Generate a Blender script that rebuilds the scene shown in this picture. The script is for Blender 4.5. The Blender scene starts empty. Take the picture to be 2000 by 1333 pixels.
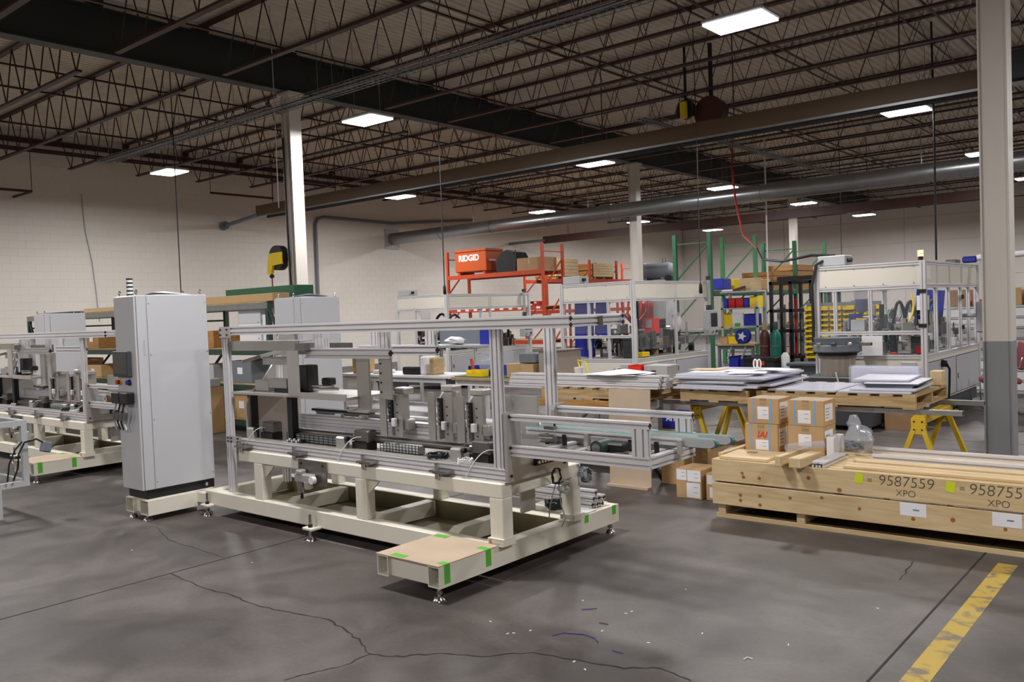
import bpy, math, random
from math import sin, cos, pi, radians as rad
from mathutils import Vector, Matrix
random.seed(7)
SC = bpy.context.scene
COL = SC.collection
# ---------------------------------------------------------------- camera
cam = bpy.data.cameras.new('camera'); cam.sensor_width = 36; cam.lens = 30.154; cam.clip_end = 200
co = bpy.data.objects.new('camera', cam); COL.objects.link(co); SC.camera = co
yaw, pit, rol = rad(40.009), rad(-1.905), rad(-2.181)
F_ = Vector((-sin(yaw)*cos(pit), cos(yaw)*cos(pit), sin(pit))); R_ = Vector((cos(yaw), sin(yaw), 0)); U_ = R_.cross(F_)
R2 = R_*cos(rol)+U_*sin(rol); U2 = -R_*sin(rol)+U_*cos(rol)
m = Matrix((R2, U2, -F_)).transposed().to_4x4(); m.translation = (0, 0, 1.7); co.matrix_world = m
# ---------------------------------------------------------------- world, exposure
w = bpy.data.worlds.new('World'); SC.world = w; w.use_nodes = True
w.node_tree.nodes['Background'].inputs[0].default_value = (.5, .52, .55, 1); w.node_tree.nodes['Background'].inputs[1].default_value = .02
SC.view_settings.view_transform = 'Standard'; SC.view_settings.look = 'None'; SC.view_settings.gamma = 1
SC.view_settings.exposure = -0.4; SC.view_settings.use_curve_mapping = False
SC.cycles.use_denoising = True; SC.cycles.max_bounces = 6; SC.cycles.diffuse_bounces = 4; SC.cycles.glossy_bounces = 3
SC.cycles.transmission_bounces = 4; SC.cycles.sample_clamp_indirect = 4; SC.cycles.caustics_reflective = False; SC.cycles.caustics_refractive = False
LAMP_POWER = 14.0          # glow of the LED lenses
LAMP_WATTS, LAMP_SPREAD = 300.0, 175.0

# ---------------------------------------------------------------- materials
def lin(c):
    c = c/255.0
    return c/12.92 if c <= .04045 else ((c+.055)/1.055)**2.4
MATS = {}
def mat(name, rgb, rough=.5, metal=0, var=.0, scale=8, bump=0, bscale=40, alpha=None, emit=0, trans=0, coat=0, stretch=None):
    m = bpy.data.materials.new(name); m.use_nodes = True; nt = m.node_tree; N = nt.nodes; L = nt.links
    b = N['Principled BSDF']; col = (lin(rgb[0]), lin(rgb[1]), lin(rgb[2]), 1)
    b.inputs['Base Color'].default_value = col; b.inputs['Roughness'].default_value = rough; b.inputs['Metallic'].default_value = metal
    if coat: b.inputs['Coat Weight'].default_value = coat
    if emit:
        b.inputs['Emission Color'].default_value = col; b.inputs['Emission Strength'].default_value = emit
    if alpha is not None: b.inputs['Alpha'].default_value = alpha
    if trans: b.inputs['Transmission Weight'].default_value = trans
    if var or bump:
        tc = N.new('ShaderNodeTexCoord'); mp = N.new('ShaderNodeMapping'); L.new(tc.outputs['Object'], mp.inputs[0])
        if stretch: mp.inputs['Scale'].default_value = stretch
        if var:
            n = N.new('ShaderNodeTexNoise'); n.inputs['Scale'].default_value = scale; n.inputs['Detail'].default_value = 6
            L.new(mp.outputs[0], n.inputs['Vector'])
            r = N.new('ShaderNodeMapRange'); r.inputs[1].default_value = .25; r.inputs[2].default_value = .75
            r.inputs[3].default_value = 1-var; r.inputs[4].default_value = 1+var
            L.new(n.outputs[0], r.inputs[0])
            mx = N.new('ShaderNodeMix'); mx.data_type = 'RGBA'; mx.blend_type = 'MULTIPLY'; mx.inputs[0].default_value = 1
            mx.inputs[6].default_value = col; L.new(r.outputs[0], mx.inputs[7]); L.new(mx.outputs[2], b.inputs['Base Color'])
            rr = N.new('ShaderNodeMapRange'); rr.inputs[3].default_value = max(.03, rough-.08); rr.inputs[4].default_value = min(1, rough+.08)
            L.new(n.outputs[0], rr.inputs[0]); L.new(rr.outputs[0], b.inputs['Roughness'])
        if bump:
            n2 = N.new('ShaderNodeTexNoise'); n2.inputs['Scale'].default_value = bscale; n2.inputs['Detail'].default_value = 4
            L.new(mp.outputs[0], n2.inputs['Vector'])
            bp = N.new('ShaderNodeBump'); bp.inputs['Strength'].default_value = bump; bp.inputs['Distance'].default_value = .01
            L.new(n2.outputs[0], bp.inputs['Height']); L.new(bp.outputs[0], b.inputs['Normal'])
    MATS[name] = m; return m
def wood(name, a, b_, scale=3.0, knots=True, stretch=(1, 12, 12)):
    m = mat(name, a, .62); nt = m.node_tree; N = nt.nodes; L = nt.links; bs = N['Principled BSDF']
    tc = N.new('ShaderNodeTexCoord'); mp = N.new('ShaderNodeMapping'); mp.inputs['Scale'].default_value = stretch
    L.new(tc.outputs['Object'], mp.inputs[0])
    n = N.new('ShaderNodeTexNoise'); n.inputs['Scale'].default_value = scale; n.inputs['Detail'].default_value = 8; n.inputs['Distortion'].default_value = 1.2
    L.new(mp.outputs[0], n.inputs['Vector'])
    cr = N.new('ShaderNodeValToRGB'); cr.color_ramp.elements[0].position = .3; cr.color_ramp.elements[1].position = .7
    cr.color_ramp.elements[0].color = (lin(b_[0]), lin(b_[1]), lin(b_[2]), 1); cr.color_ramp.elements[1].color = (lin(a[0]), lin(a[1]), lin(a[2]), 1)
    L.new(n.outputs[0], cr.inputs[0]); out = cr.outputs[0]
    L.new(out, bs.inputs['Base Color']); return m

mat('concrete', (112, 105, 102), .48)
def floor_material():
    m = MATS['concrete']; nt = m.node_tree; N = nt.nodes; L = nt.links; b = N['Principled BSDF']
    tc = N.new('ShaderNodeTexCoord')
    def noise(s, d=8, dist=0):
        n = N.new('ShaderNodeTexNoise'); n.inputs['Scale'].default_value = s; n.inputs['Detail'].default_value = d; n.inputs['Distortion'].default_value = dist
        L.new(tc.outputs['Object'], n.inputs['Vector']); return n.outputs[0]
    def ramp(src, p0, c0, p1, c1):
        r = N.new('ShaderNodeValToRGB'); e = r.color_ramp.elements
        e[0].position = p0; e[1].position = p1; e[0].color = (*[lin(v) for v in c0], 1); e[1].color = (*[lin(v) for v in c1], 1)
        L.new(src, r.inputs[0]); return r.outputs[0]
    def mul(a, c, f=1.0):
        x = N.new('ShaderNodeMix'); x.data_type = 'RGBA'; x.blend_type = 'MULTIPLY'; x.inputs[0].default_value = f
        L.new(a, x.inputs[6]); L.new(c, x.inputs[7]); return x.outputs[2]
    base = ramp(noise(.55, 9, .6), .3, (76, 70, 68), .72, (112, 105, 102))
    blot = ramp(noise(1.7, 6, 1.0),   .36, (186, 183, 181), .64, (255, 255, 255))
    fine = ramp(noise(38, 4), .3, (232, 232, 232), .7, (255, 255, 255))
    L.new(mul(mul(base, blot, .9), fine), b.inputs['Base Color'])
    r = N.new('ShaderNodeMapRange'); r.inputs[3].default_value = .36; r.inputs[4].default_value = .62
    L.new(noise(2.2, 5), r.inputs[0]); L.new(r.outputs[0], b.inputs['Roughness'])
floor_material()
def block_wall(name, rgb, bw, bh, depth=.35):
    m = mat(name, rgb, .6); nt = m.node_tree; N = nt.nodes; L = nt.links; b = N['Principled BSDF']
    tc = N.new('ShaderNodeTexCoord'); sp = N.new('ShaderNodeSeparateXYZ'); L.new(tc.outputs['Object'], sp.inputs[0])
    ad = N.new('ShaderNodeMath'); ad.operation = 'ADD'; L.new(sp.outputs[0], ad.inputs[0]); L.new(sp.outputs[1], ad.inputs[1])
    cb = N.new('ShaderNodeCombineXYZ'); L.new(ad.outputs[0], cb.inputs[0]); L.new(sp.outputs[2], cb.inputs[1])
    br = N.new('ShaderNodeTexBrick'); br.inputs['Scale'].default_value = 1; br.inputs['Brick Width'].default_value = bw; br.inputs['Row Height'].default_value = bh
    br.inputs['Mortar Size'].default_value = .006; br.inputs['Mortar Smooth'].default_value = .6
    L.new(cb.outputs[0], br.inputs['Vector'])
    c = [lin(v) for v in rgb]; br.inputs['Color1'].default_value = (*c, 1); br.inputs['Color2'].default_value = (*[v*.97 for v in c], 1); br.inputs['Mortar'].default_value = (*[v*.93 for v in c], 1)
    L.new(br.outputs[0], b.inputs['Base Color'])
    bp = N.new('ShaderNodeBump'); bp.inputs['Strength'].default_value = depth; bp.inputs['Distance'].default_value = .006; bp.invert = True
    L.new(br.outputs[1], bp.inputs['Height']); L.new(bp.outputs[0], b.inputs['Normal'])
mat('block', (230, 224, 216), .55, 0, .02, 1.5)
mat('mortar', (224, 218, 210), .6)
mat('panelwall', (222, 215, 209), .6, 0, .02, 1)
mat('deck', (228, 219, 203), .6, 0, .12, 3)
mat('joist', (62, 34, 28), .55, 0, .12, 5)
mat('girder', (46, 50, 48), .55, 0, .1, 3)
mat('rail_brown', (94, 74, 52), .5, 0, .08, 4)
mat('duct', (150, 152, 154), .32, .85, .06, 3)
mat('galv', (150, 152, 152), .4, .8, .1, 12)
mat('colwhite', (214, 208, 201), .45)
mat('colgrey', (142, 143, 146), .5)
mat('alu', (220, 218, 221), .36, .15, .03, 6)
mat('alu_plate', (190, 187, 183), .32, .5, .05, 6)
mat('alu_dark', (128, 124, 120), .35, .75, .08, 10)
mat('steel', (160, 158, 156), .25, .95)
mat('chrome', (215, 215, 215), .12, 1)
mat('stainless', (186, 178, 168), .32, .6, .06, 6, stretch=(1, 1, 12))
mat('cream', (231, 226, 212), .42, 0, .02, 5)
mat('creampanel', (226, 221, 209), .4)
mat('cabgrey', (196, 196, 202), .42, 0, .015, 4)
mat('panelgrey', (186, 188, 194), .42)
mat('black', (22, 22, 24), .45)
mat('blackmatte', (30, 29, 29), .75)
mat('rubber', (34, 34, 36), .6)
mat('darkgrey', (62, 66, 72), .5)
mat('midgrey', (112, 118, 126), .5)
mat('bowlgrey', (120, 127, 136), .5)
mat('lightgrey', (178, 180, 182), .5)
mat('white', (232, 232, 234), .5)
mat('paper', (236, 235, 240), .7)
mat('filmwhite', (226, 224, 240), .3, coat=.4)
mat('yellow', (236, 206, 24), .45)
mat('sawyellow', (204, 170, 34), .5, 0, .08, 20)
mat('binyellow', (232, 200, 30), .42)
mat('red', (180, 28, 30), .4)
mat('redbin', (228, 44, 28), .4)
mat('blue', (32, 44, 140), .42)
mat('bluebin', (34, 48, 160), .42)
mat('bluecover', (28, 36, 150), .4)
mat('green', (66, 180, 60), .5)
mat('tape', (92, 182, 58), .5)
mat('belt', (44, 128, 116), .5)
mat('rackgreen', (34, 92, 62), .5, 0, .08, 10)
mat('rackgreenlight', (70, 142, 92), .5)
mat('darkgreen', (40, 62, 52), .5)
mat('orange', (184, 68, 36), .5, 0, .06, 8)
mat('orangebox', (190, 84, 40), .4)
mat('cardboard', (190, 156, 112), .75, 0, .05, 6)
mat('cardboard2', (160, 126, 92), .78, 0, .05, 6)
mat('hardboard', (190, 170, 148), .6, 0, .08, 4)
mat('teal', (30, 116, 104), .4)
mat('maroon', (84, 40, 36), .4)
mat('chairred', (158, 72, 80), .7)
mat('olive', (112, 104, 78), .5)
mat('plastic', (200, 205, 215), .15, alpha=.35)
mat('clear', (215, 220, 225), .08, alpha=.05)
mat('sticker', (208, 222, 40), .5)
mat('handink', (92, 80, 66), .8)
mat('hose_red', (150, 40, 34), .5)
mat('screen', (58, 62, 58), .2)
mat('ink', (40, 38, 36), .8)
mat('inkred', (206, 52, 40), .7)
mat('tapeblue', (120, 170, 215), .5)
mat('joint', (34, 32, 31), .9)
mat('knot', (150, 98, 56), .7)
wood('pine', (218, 194, 154), (198, 170, 126), 2.2)
wood('pine_y', (218, 194, 154), (198, 170, 126), 2.2, stretch=(12, 1, 12))
wood('oldwood', (194, 168, 124), (150, 122, 84), 3)
wood('plywood', (226, 202, 164), (208, 180, 138), 1.5)
wood('rackwood', (186, 140, 80), (150, 106, 58), 3)
def emitter(name, rgb, s):
    m = bpy.data.materials.new(name); m.use_nodes = True; N = m.node_tree.nodes; N.clear()
    e = N.new('ShaderNodeEmission'); o = N.new('ShaderNodeOutputMaterial'); e.inputs[0].default_value = (*rgb, 1); e.inputs[1].default_value = s
    m.node_tree.links.new(e.outputs[0], o.inputs[0]); MATS[name] = m
def worn_paint(name, paint, under):
    m = mat(name, paint, .6); N = m.node_tree.nodes; L = m.node_tree.links; tc = N.new('ShaderNodeTexCoord'); n = N.new('ShaderNodeTexNoise')
    n.inputs['Scale'].default_value = 9; n.inputs['Detail'].default_value = 10; n.inputs['Distortion'].default_value = .8; L.new(tc.outputs['Object'], n.inputs['Vector'])
    r = N.new('ShaderNodeValToRGB'); e = r.color_ramp.elements; e[0].position = .36; e[1].position = .5; e[0].color = (*[lin(v) for v in under], 1); e[1].color = (*[lin(v) for v in paint], 1)
    L.new(n.outputs[0], r.inputs[0]); L.new(r.outputs[0], N['Principled BSDF'].inputs['Base Color'])
worn_paint('yellowline', (176, 148, 60), (112, 102, 84))
emitter('led', (1, .97, .95), LAMP_POWER)
emitter('beacon', (1, .35, .15), 6)

# ---------------------------------------------------------------- shape helpers: each returns (verts, faces)
def B(x0, y0, z0, x1, y1, z1, c=0):
    if x0 > x1: x0, x1 = x1, x0
    if y0 > y1: y0, y1 = y1, y0
    if z0 > z1: z0, z1 = z1, z0
    if c:
        c = min(c, (x1-x0)*.3, (y1-y0)*.3, (z1-z0)*.3); V = []; F = []
        for sx in (0, 1):
            for sy in (0, 1):
                for sz in (0, 1):
                    X = (x0, x1)[sx]; Y = (y0, y1)[sy]; Z = (z0, z1)[sz]
                    dx = c*(1-2*sx); dy = c*(1-2*sy); dz = c*(1-2*sz)
                    V += [(X, Y+dy, Z+dz), (X+dx, Y, Z+dz), (X+dx, Y+dy, Z)]
        i = lambda a, b, d, k: ((a*2+b)*2+d)*3+k
        for s in (0, 1):
            q = lambda l: F.append(l if s else l[::-1])
            q([i(s, 0, 0, 0), i(s, 1, 0, 0), i(s, 1, 1, 0), i(s, 0, 1, 0)])
            q([i(0, s, 0, 1), i(0, s, 1, 1), i(1, s, 1, 1), i(1, s, 0, 1)])
            q([i(0, 0, s, 2), i(1, 0, s, 2), i(1, 1, s, 2), i(0, 1, s, 2)])
        for a in (0, 1):
            for b in (0, 1):
                F.append([i(a, b, 0, 0), i(a, b, 0, 1), i(a, b, 1, 1), i(a, b, 1, 0)])
                F.append([i(a, 0, b, 0), i(a, 1, b, 0), i(a, 1, b, 2), i(a, 0, b, 2)])
                F.append([i(0, a, b, 1), i(1, a, b, 1), i(1, a, b, 2), i(0, a, b, 2)])
                for d in (0, 1): F.append([i(a, b, d, 0), i(a, b, d, 1), i(a, b, d, 2)])
        return V, F
    V = [(x0, y0, z0), (x1, y0, z0), (x1, y1, z0), (x0, y1, z0), (x0, y0, z1), (x1, y0, z1), (x1, y1, z1), (x0, y1, z1)]
    return V, [(0, 3, 2, 1), (4, 5, 6, 7), (0, 1, 5, 4), (1, 2, 6, 5), (2, 3, 7, 6), (3, 0, 4, 7)]
def rot(s, a, o, ax='Z'):
    M = Matrix.Rotation(a, 3, ax); o = Vector(o)
    return [tuple(M @ (Vector(v)-o)+o) for v in s[0]], s[1]
def mv(s, d): return [(v[0]+d[0], v[1]+d[1], v[2]+d[2]) for v in s[0]], s[1]
def frame_(d):
    d = d.normalized(); a = Vector((0, 0, 1)) if abs(d.z) < .9 else Vector((1, 0, 0))
    u = d.cross(a).normalized(); return u, d.cross(u).normalized()
def T(pts, r, n=8, closed=False, cap=True):
    """round tube through the points; r is a number or one radius for each point"""
    P = [Vector(p) for p in pts]; k = len(P); V = []; F = []
    u = None
    for i, p in enumerate(P):
        d = (P[(i+1) % k]-P[i-1]) if closed else (P[min(i+1, k-1)]-P[max(i-1, 0)])
        d = d.normalized() if d.length > 1e-9 else Vector((0, 0, 1))
        if u is None: u, v = frame_(d)
        else:
            u = (u-d*u.dot(d)); u = u.normalized() if u.length > 1e-6 else frame_(d)[0]; v = d.cross(u)
        rr = r[i] if isinstance(r, (list, tuple)) else r
        for j in range(n):
            a = 2*pi*j/n; V.append(tuple(p+u*(cos(a)*rr)+v*(sin(a)*rr)))
    for i in range(k if closed else k-1):
        for j in range(n):
            a = i*n+j; b = i*n+(j+1) % n; i2 = ((i+1) % k)*n
            F.append((a, b, i2+(j+1) % n, i2+j))
    if cap and not closed:
        F.append(tuple(range(n))[::-1]); F.append(tuple((k-1)*n+j for j in range(n)))
    return V, F
def C(p0, p1, r, n=12): return T([p0, p1], r, n)
def bar(p0, p1, w, h=None):
    """square bar between two points"""
    h = h or w; p0 = Vector(p0); p1 = Vector(p1); d = p1-p0; u, v = frame_(d); V = []
    for p in (p0, p1):
        for a, b in ((-1, -1), (1, -1), (1, 1), (-1, 1)): V.append(tuple(p+u*(a*w/2)+v*(b*h/2)))
    return V, [(3, 2, 1, 0), (4, 5, 6, 7), (0, 1, 5, 4), (1, 2, 6, 5), (2, 3, 7, 6), (3, 0, 4, 7)]
def prism(poly, ax, a, b):
    """polygon (list of 2d points, in the two other axes in order) pushed along ax from a to b"""
    def p(u, v, t): return {'x': (t, u, v), 'y': (u, t, v), 'z': (u, v, t)}[ax]
    n = len(poly); V = [p(u, v, a) for u, v in poly]+[p(u, v, b) for u, v in poly]
    return V, [tuple(range(n))[::-1], tuple(range(n, 2*n))]+[(i, (i+1) % n, n+(i+1) % n, n+i) for i in range(n)]
def EX(ax, a, b, c1, c2, w1, w2, p=.04, gw=.006, gd=.013):
    """slotted aluminium extrusion along ax from a to b, centred at c1, c2 in the two other axes"""
    def side(w): k = max(1, round(w/p)); return [(-w/2+w*(j+.5)/k) for j in range(k)]
    g1 = side(w1); g2 = side(w2); h1 = w1/2; h2 = w2/2; P = []
    P.append((-h1, -h2))
    for g in g1: P += [(g-gw, -h2), (g-gw, -h2+gd), (g+gw, -h2+gd), (g+gw, -h2)]
    P.append((h1, -h2))
    for g in g2: P += [(h1, g-gw), (h1-gd, g-gw), (h1-gd, g+gw), (h1, g+gw)]
    P.append((h1, h2))
    for g in g1[::-1]: P += [(g+gw, h2), (g+gw, h2-gd), (g-gw, h2-gd), (g-gw, h2)]
    P.append((-h1, h2))
    for g in g2[::-1]: P += [(-h1, g+gw), (-h1+gd, g+gw), (-h1+gd, g-gw), (-h1, g-gw)]
    return prism([(c1+u, c2+v) for u, v in P], ax, a, b)
def lathe(prof, c, n=24, ax='z'):
    V = []; F = []; k = len(prof)
    for r, h in prof:
        for j in range(n):
            a = 2*pi*j/n; q = (cos(a)*r, sin(a)*r, h)
            V.append((c[0]+q[0], c[1]+q[1], c[2]+q[2]) if ax == 'z' else (c[0]+q[2], c[1]+q[0], c[2]+q[1]) if ax == 'x' else (c[0]+q[0], c[1]+q[2], c[2]+q[1]))
    for i in range(k-1):
        for j in range(n): F.append((i*n+j, i*n+(j+1) % n, (i+1)*n+(j+1) % n, (i+1)*n+j))
    F.append(tuple(range(n))[::-1]); F.append(tuple((k-1)*n+j for j in range(n)))
    return V, F
def hollow(ax, a, b, u0, v0, u1, v1, t):
    """open rectangular tube"""
    def q(u0, v0, u1, v1):
        return {'x': B(a, u0, v0, b, u1, v1), 'y': B(u0, a, v0, u1, b, v1), 'z': B(u0, v0, a, u1, v1, b)}[ax]
    return J(q(u0, v0, u1, v0+t), q(u0, v1-t, u1, v1), q(u0, v0+t, u0+t, v1-t), q(u1-t, v0+t, u1, v1-t))
def J(*ss):
    V = []; F = []
    for s in ss:
        o = len(V); V += s[0]; F += [tuple(i+o for i in f) for f in s[1]]
    return V, F
def coil(c, r, turns, tr, h=.0, ax='z', n=14, jit=.15, seed=1):
    rd = random.Random(seed); P = []
    for i in range(int(turns*n)):
        a = 2*pi*i/n; q = r*(1+jit*(rd.random()-.5)); z = h*rd.random()
        P.append((c[0]+cos(a)*q, c[1]+sin(a)*q, c[2]+z) if ax == 'z' else (c[0]+cos(a)*q, c[1]+z, c[2]+sin(a)*q) if ax == 'y' else (c[0]+z, c[1]+cos(a)*q, c[2]+sin(a)*q))
    return T(P, tr, 6)
def arc(p0, p1, sag, n=10, side=(0, 0, 0)):
    p0 = Vector(p0); p1 = Vector(p1); s = Vector(side); out = []
    for i in range(n+1):
        t = i/n; q = p0.lerp(p1, t); k = 4*t*(1-t); out.append(tuple(q+Vector((0, 0, -sag*k))+s*k))
    return out

# ---------------------------------------------------------------- objects
def mesh(name, shapes, loc=(0, 0, 0), smooth=False):
    V, F = J(*shapes); me = bpy.data.meshes.new(name)
    me.from_pydata([(v[0]-loc[0], v[1]-loc[1], v[2]-loc[2]) for v in V], [], F)
    if smooth:
        me.polygons.foreach_set('use_smooth', [True]*len(me.polygons))
        try: me.set_sharp_from_angle(angle=rad(40))
        except Exception: pass
    me.update(); return me
def props(o, label=None, cat=None, group=None, kind=None):
    for k, v in (('label', label), ('category', cat), ('group', group), ('kind', kind)):
        if v: o[k] = v
    return o
def thing(name, label, cat, loc=(0, 0, 0), group=None, kind=None, rz=0):
    o = bpy.data.objects.new(name, None); COL.objects.link(o); o.location = loc; o.rotation_euler = (0, 0, rz); o.empty_display_size = .1
    o['_o'] = list(loc); return props(o, label, cat, group, kind)
def part(par, name, m, *shapes, smooth=False, label=None, kind=None):
    """part meshes are given in world space, as the thing stands unrotated at its base"""
    q = par
    while q.parent: q = q.parent
    me = mesh(name, shapes, q.location, smooth); me.materials.append(MATS[m])
    o = bpy.data.objects.new(name, me); COL.objects.link(o); o.parent = par
    return props(o, label, None, None, kind)
def solo(name, label, cat, m, *shapes, loc=None, group=None, kind=None, smooth=False):
    """a thing that is one mesh"""
    V = J(*shapes)[0]
    if loc is None: loc = ((min(v[0] for v in V)+max(v[0] for v in V))/2, (min(v[1] for v in V)+max(v[1] for v in V))/2, min(v[2] for v in V))
    me = mesh(name, shapes, loc, smooth); me.materials.append(MATS[m])
    o = bpy.data.objects.new(name, me); COL.objects.link(o); o.location = loc
    return props(o, label, cat, group, kind)
def struct(name, m, *shapes, parent=None):
    me = mesh(name, shapes); me.materials.append(MATS[m]); o = bpy.data.objects.new(name, me); COL.objects.link(o)
    if parent: o.parent = parent
    else: o['kind'] = 'structure'
    return o
def clone(o, loc=None, label=None, parent=None, rz=None, group=None):
    c = o.copy(); COL.objects.link(c)
    if parent: c.parent = parent
    if loc is not None: c.location = loc
    if rz is not None: c.rotation_euler = (0, 0, rz)
    if label: c['label'] = label
    if group: c['group'] = group
    for ch in o.children: clone(ch, parent=c)
    return c
def copies(par, proto, offs):
    """further pieces of one part, sharing its mesh"""
    for d in offs:
        c = proto.copy(); COL.objects.link(c); c.parent = par; c.location = d
        for ch in proto.children:
            k = ch.copy(); COL.objects.link(k); k.parent = c
def text(par, name, body, m, size, loc, rx=pi/2, rz=0, ext=.0006, off=0.0, shear=0):
    cu = bpy.data.curves.new(name, 'FONT'); cu.body = body; cu.size = size; cu.extrude = ext; cu.align_x = 'CENTER'; cu.align_y = 'CENTER'; cu.offset = off; cu.shear = shear
    tmp = bpy.data.objects.new(name, cu); COL.objects.link(tmp); bpy.context.view_layer.update()
    me = bpy.data.meshes.new_from_object(tmp.evaluated_get(bpy.context.evaluated_depsgraph_get())); bpy.data.objects.remove(tmp)
    me.materials.clear(); me.materials.append(MATS[m]); o = bpy.data.objects.new(name, me); COL.objects.link(o); q = par
    while q.parent: q = q.parent
    o.location = Vector(loc)-Vector(q.location); o.rotation_euler = (rx, 0, rz); o.parent = par; return o
# ================================================================ the building
WX, NY, DZ = -24.2, 44.5, 6.95           # west wall, north wall, roof deck height
EX_, SY = 12.0, -10.0
fl = struct('floor', 'concrete', B(WX-.3, SY, -.2, EX_, NY+.3, 0))
wallw = struct('wall_west', 'mortar', B(WX-.3, SY, 0, WX, NY, DZ+.2))
wn = struct('wall_north', 'panelwall', B(WX, NY, 0, EX_, NY+.3, DZ+.2))
struct('wall_east', 'block', B(EX_, SY, 0, EX_+.3, NY, DZ+.2))
struct('wall_south', 'block', B(WX, SY-.3, 0, EX_, SY, DZ+.2))
for z0, z1 in ((0, 2.6), (2.63, 4.35), (4.38, 5.55), (5.58, DZ+.1)):
    for i in range(6): part(wn, 'wall_panel', 'panelwall', B(WX+.015+i*6.03, NY-.03, z0, WX+6.0+i*6.03, NY, z1, .006))
# painted concrete blocks of the long wall: those nearest the camera one by one, the rest joined
BW, BH, bj, bp_ = .406, .203, .003, .0035
def block(y, z, y1):
    a, b, c, d = y+bj, z+bj, y1-bj, z+BH-bj; e = .004; X = WX; X2 = WX+bp_
    return [(X, a, b), (X, c, b), (X, c, d), (X, a, d), (X2, a+e, b+e), (X2, c-e, b+e), (X2, c-e, d-e), (X2, a+e, d-e)], [(4, 5, 6, 7), (0, 1, 5, 4), (1, 2, 6, 5), (2, 3, 7, 6), (3, 0, 4, 7)]
BV, BF, proto_b, nb = [], [], None, 0
for r in range(34):
    y = -2.0-(BW/2 if r % 2 else 0)
    while y < NY:
        z = r*BH; y1 = min(y+BW, NY)
        if 9.2 < y < 15.2 and 2.4 < z < 6.3 and nb < 300:
            nb += 1
            if proto_b is None: proto_b = part(wallw, 'block', 'block', block(y, z, y1)); pb = (y, z)
            else: c_ = proto_b.copy(); COL.objects.link(c_); c_.parent = wallw; c_.location = (0, y-pb[0], z-pb[1])
        else:
            v, f = block(y, z, y1); o = len(BV); BV += v; BF += [tuple(q+o for q in g) for g in f]
        y += BW
part(wallw, 'block_work', 'block', (BV, BF), kind='stuff')
# roof deck: corrugated sheet, ribs along the building
poly = []; x = WX; pit_ = .152
while x < EX_:
    poly += [(x, DZ), (x+.045, DZ), (x+.062, DZ+.04), (x+pit_-.017, DZ+.04)]; x += pit_
V = [(u, SY, z) for u, z in poly]+[(u, NY, z) for u, z in poly]; n = len(poly)
ce = struct('ceiling', 'deck', (V, [(i, i+1, n+i+1, n+i) for i in range(n-1)]))
struct('roof_slab', 'deck', B(WX-.3, SY-.3, DZ+.1, EX_+.3, NY+.3, DZ+.2))
# floor joints, cracks and the painted line
for x in (-5.59, -1.25, -13.8, 6.4): part(fl, 'floor_joint', 'joint', B(x-.006, SY, 0, x+.006, NY, .0012))
for y in (-1.5, 11.0, 22.4, 34.7): part(fl, 'floor_joint', 'joint', B(WX, y-.005, 0, EX_, y+.005, .0012))
part(fl, 'painted_line', 'yellowline', B(-1.14, 2.2, 0, -1.03, 6.05, .0014))
def ribbon(P, w, z=.0013, seed=3):
    rd = random.Random(seed); Q = []
    for a, b in zip(P, P[1:]):
        k = 5
        for i in range(k):
            t = i/k; Q.append((a[0]+(b[0]-a[0])*t+(rd.random()-.5)*.02, a[1]+(b[1]-a[1])*t+(rd.random()-.5)*.02))
    Q.append(P[-1]); V = []; F = []
    for i, q in enumerate(Q):
        a = Q[max(i-1, 0)]; b = Q[min(i+1, len(Q)-1)]; d = Vector((b[0]-a[0], b[1]-a[1])).normalized(); ww = w*(.45+rd.random()*.9)
        V += [(q[0]-d.y*ww/2, q[1]+d.x*ww/2, z), (q[0]+d.y*ww/2, q[1]-d.x*ww/2, z)]
        if i: F.append((2*i-2, 2*i-1, 2*i+1, 2*i))
    return V, F
part(fl, 'floor_crack', 'joint', ribbon([(-5.568, 2.918), (-5.076, 2.879), (-4.765, 2.906), (-4.487, 2.869), (-4.252, 2.921), (-3.93, 2.967), (-3.688, 2.917), (-3.476, 2.845), (-3.345, 2.774), (-3.183, 2.862), (-3.061, 2.993), (-2.864, 3.082), (-2.686, 3.267), (-2.384, 3.324), (-2.211, 3.371), (-2.074, 3.467), (-1.887, 3.42)], .009))
part(fl, 'floor_crack', 'joint', ribbon([(-3.345, 2.774), (-3.353, 2.579), (-3.414, 2.443), (-3.448, 2.336)], .006, seed=8))
part(fl, 'floor_crack', 'joint', ribbon([(-6.985, 3.547), (-6.475, 3.387), (-6.046, 3.362), (-5.608, 3.353)], .006, seed=9))
part(fl, 'floor_crack', 'joint', ribbon([(-1.58, 5.804), (-1.563, 5.595), (-1.544, 5.389)], .008, seed=10))
# columns
def column(x, y, label):
    t = thing('column', label, 'column', (x, y, 0), kind='structure', group='white steel building columns'); h = .13
    for nm, mt, z0, z1 in (('lower_paint', 'colgrey', 0.02, 1.22), ('shaft', 'colwhite', 1.22, 6.0)):
        part(t, nm, mt, prism([(x-h, y-h), (x-h+.016, y-h), (x-h+.016, y-h+.03), (x+h-.016, y-h+.03), (x+h-.016, y-h), (x+h, y-h), (x+h, y+h), (x+h-.016, y+h), (x+h-.016, y+h-.03), (x-h+.016, y+h-.03), (x-h+.016, y+h), (x-h, y+h)], 'z', z0, z1))
    part(t, 'cap_plate', 'colwhite', B(x-.2, y-.17, 6.0, x+.2, y+.17, 6.05))
    part(t, 'base_plate', 'colgrey', B(x-.2, y-.2, 0, x+.2, y+.2, .02))
    return t
GX = -13.79
column(GX, 10.09, 'white H-section column behind the grey cabinets, reel and cables on it')
column(GX, 22.45, 'white H-section column beside the orange rack, second along the girder')
column(GX, 34.7, 'white H-section column behind the green rack frames')
column(-1.82, 9.94, 'tall white column with grey painted foot beside the pine crate')
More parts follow.
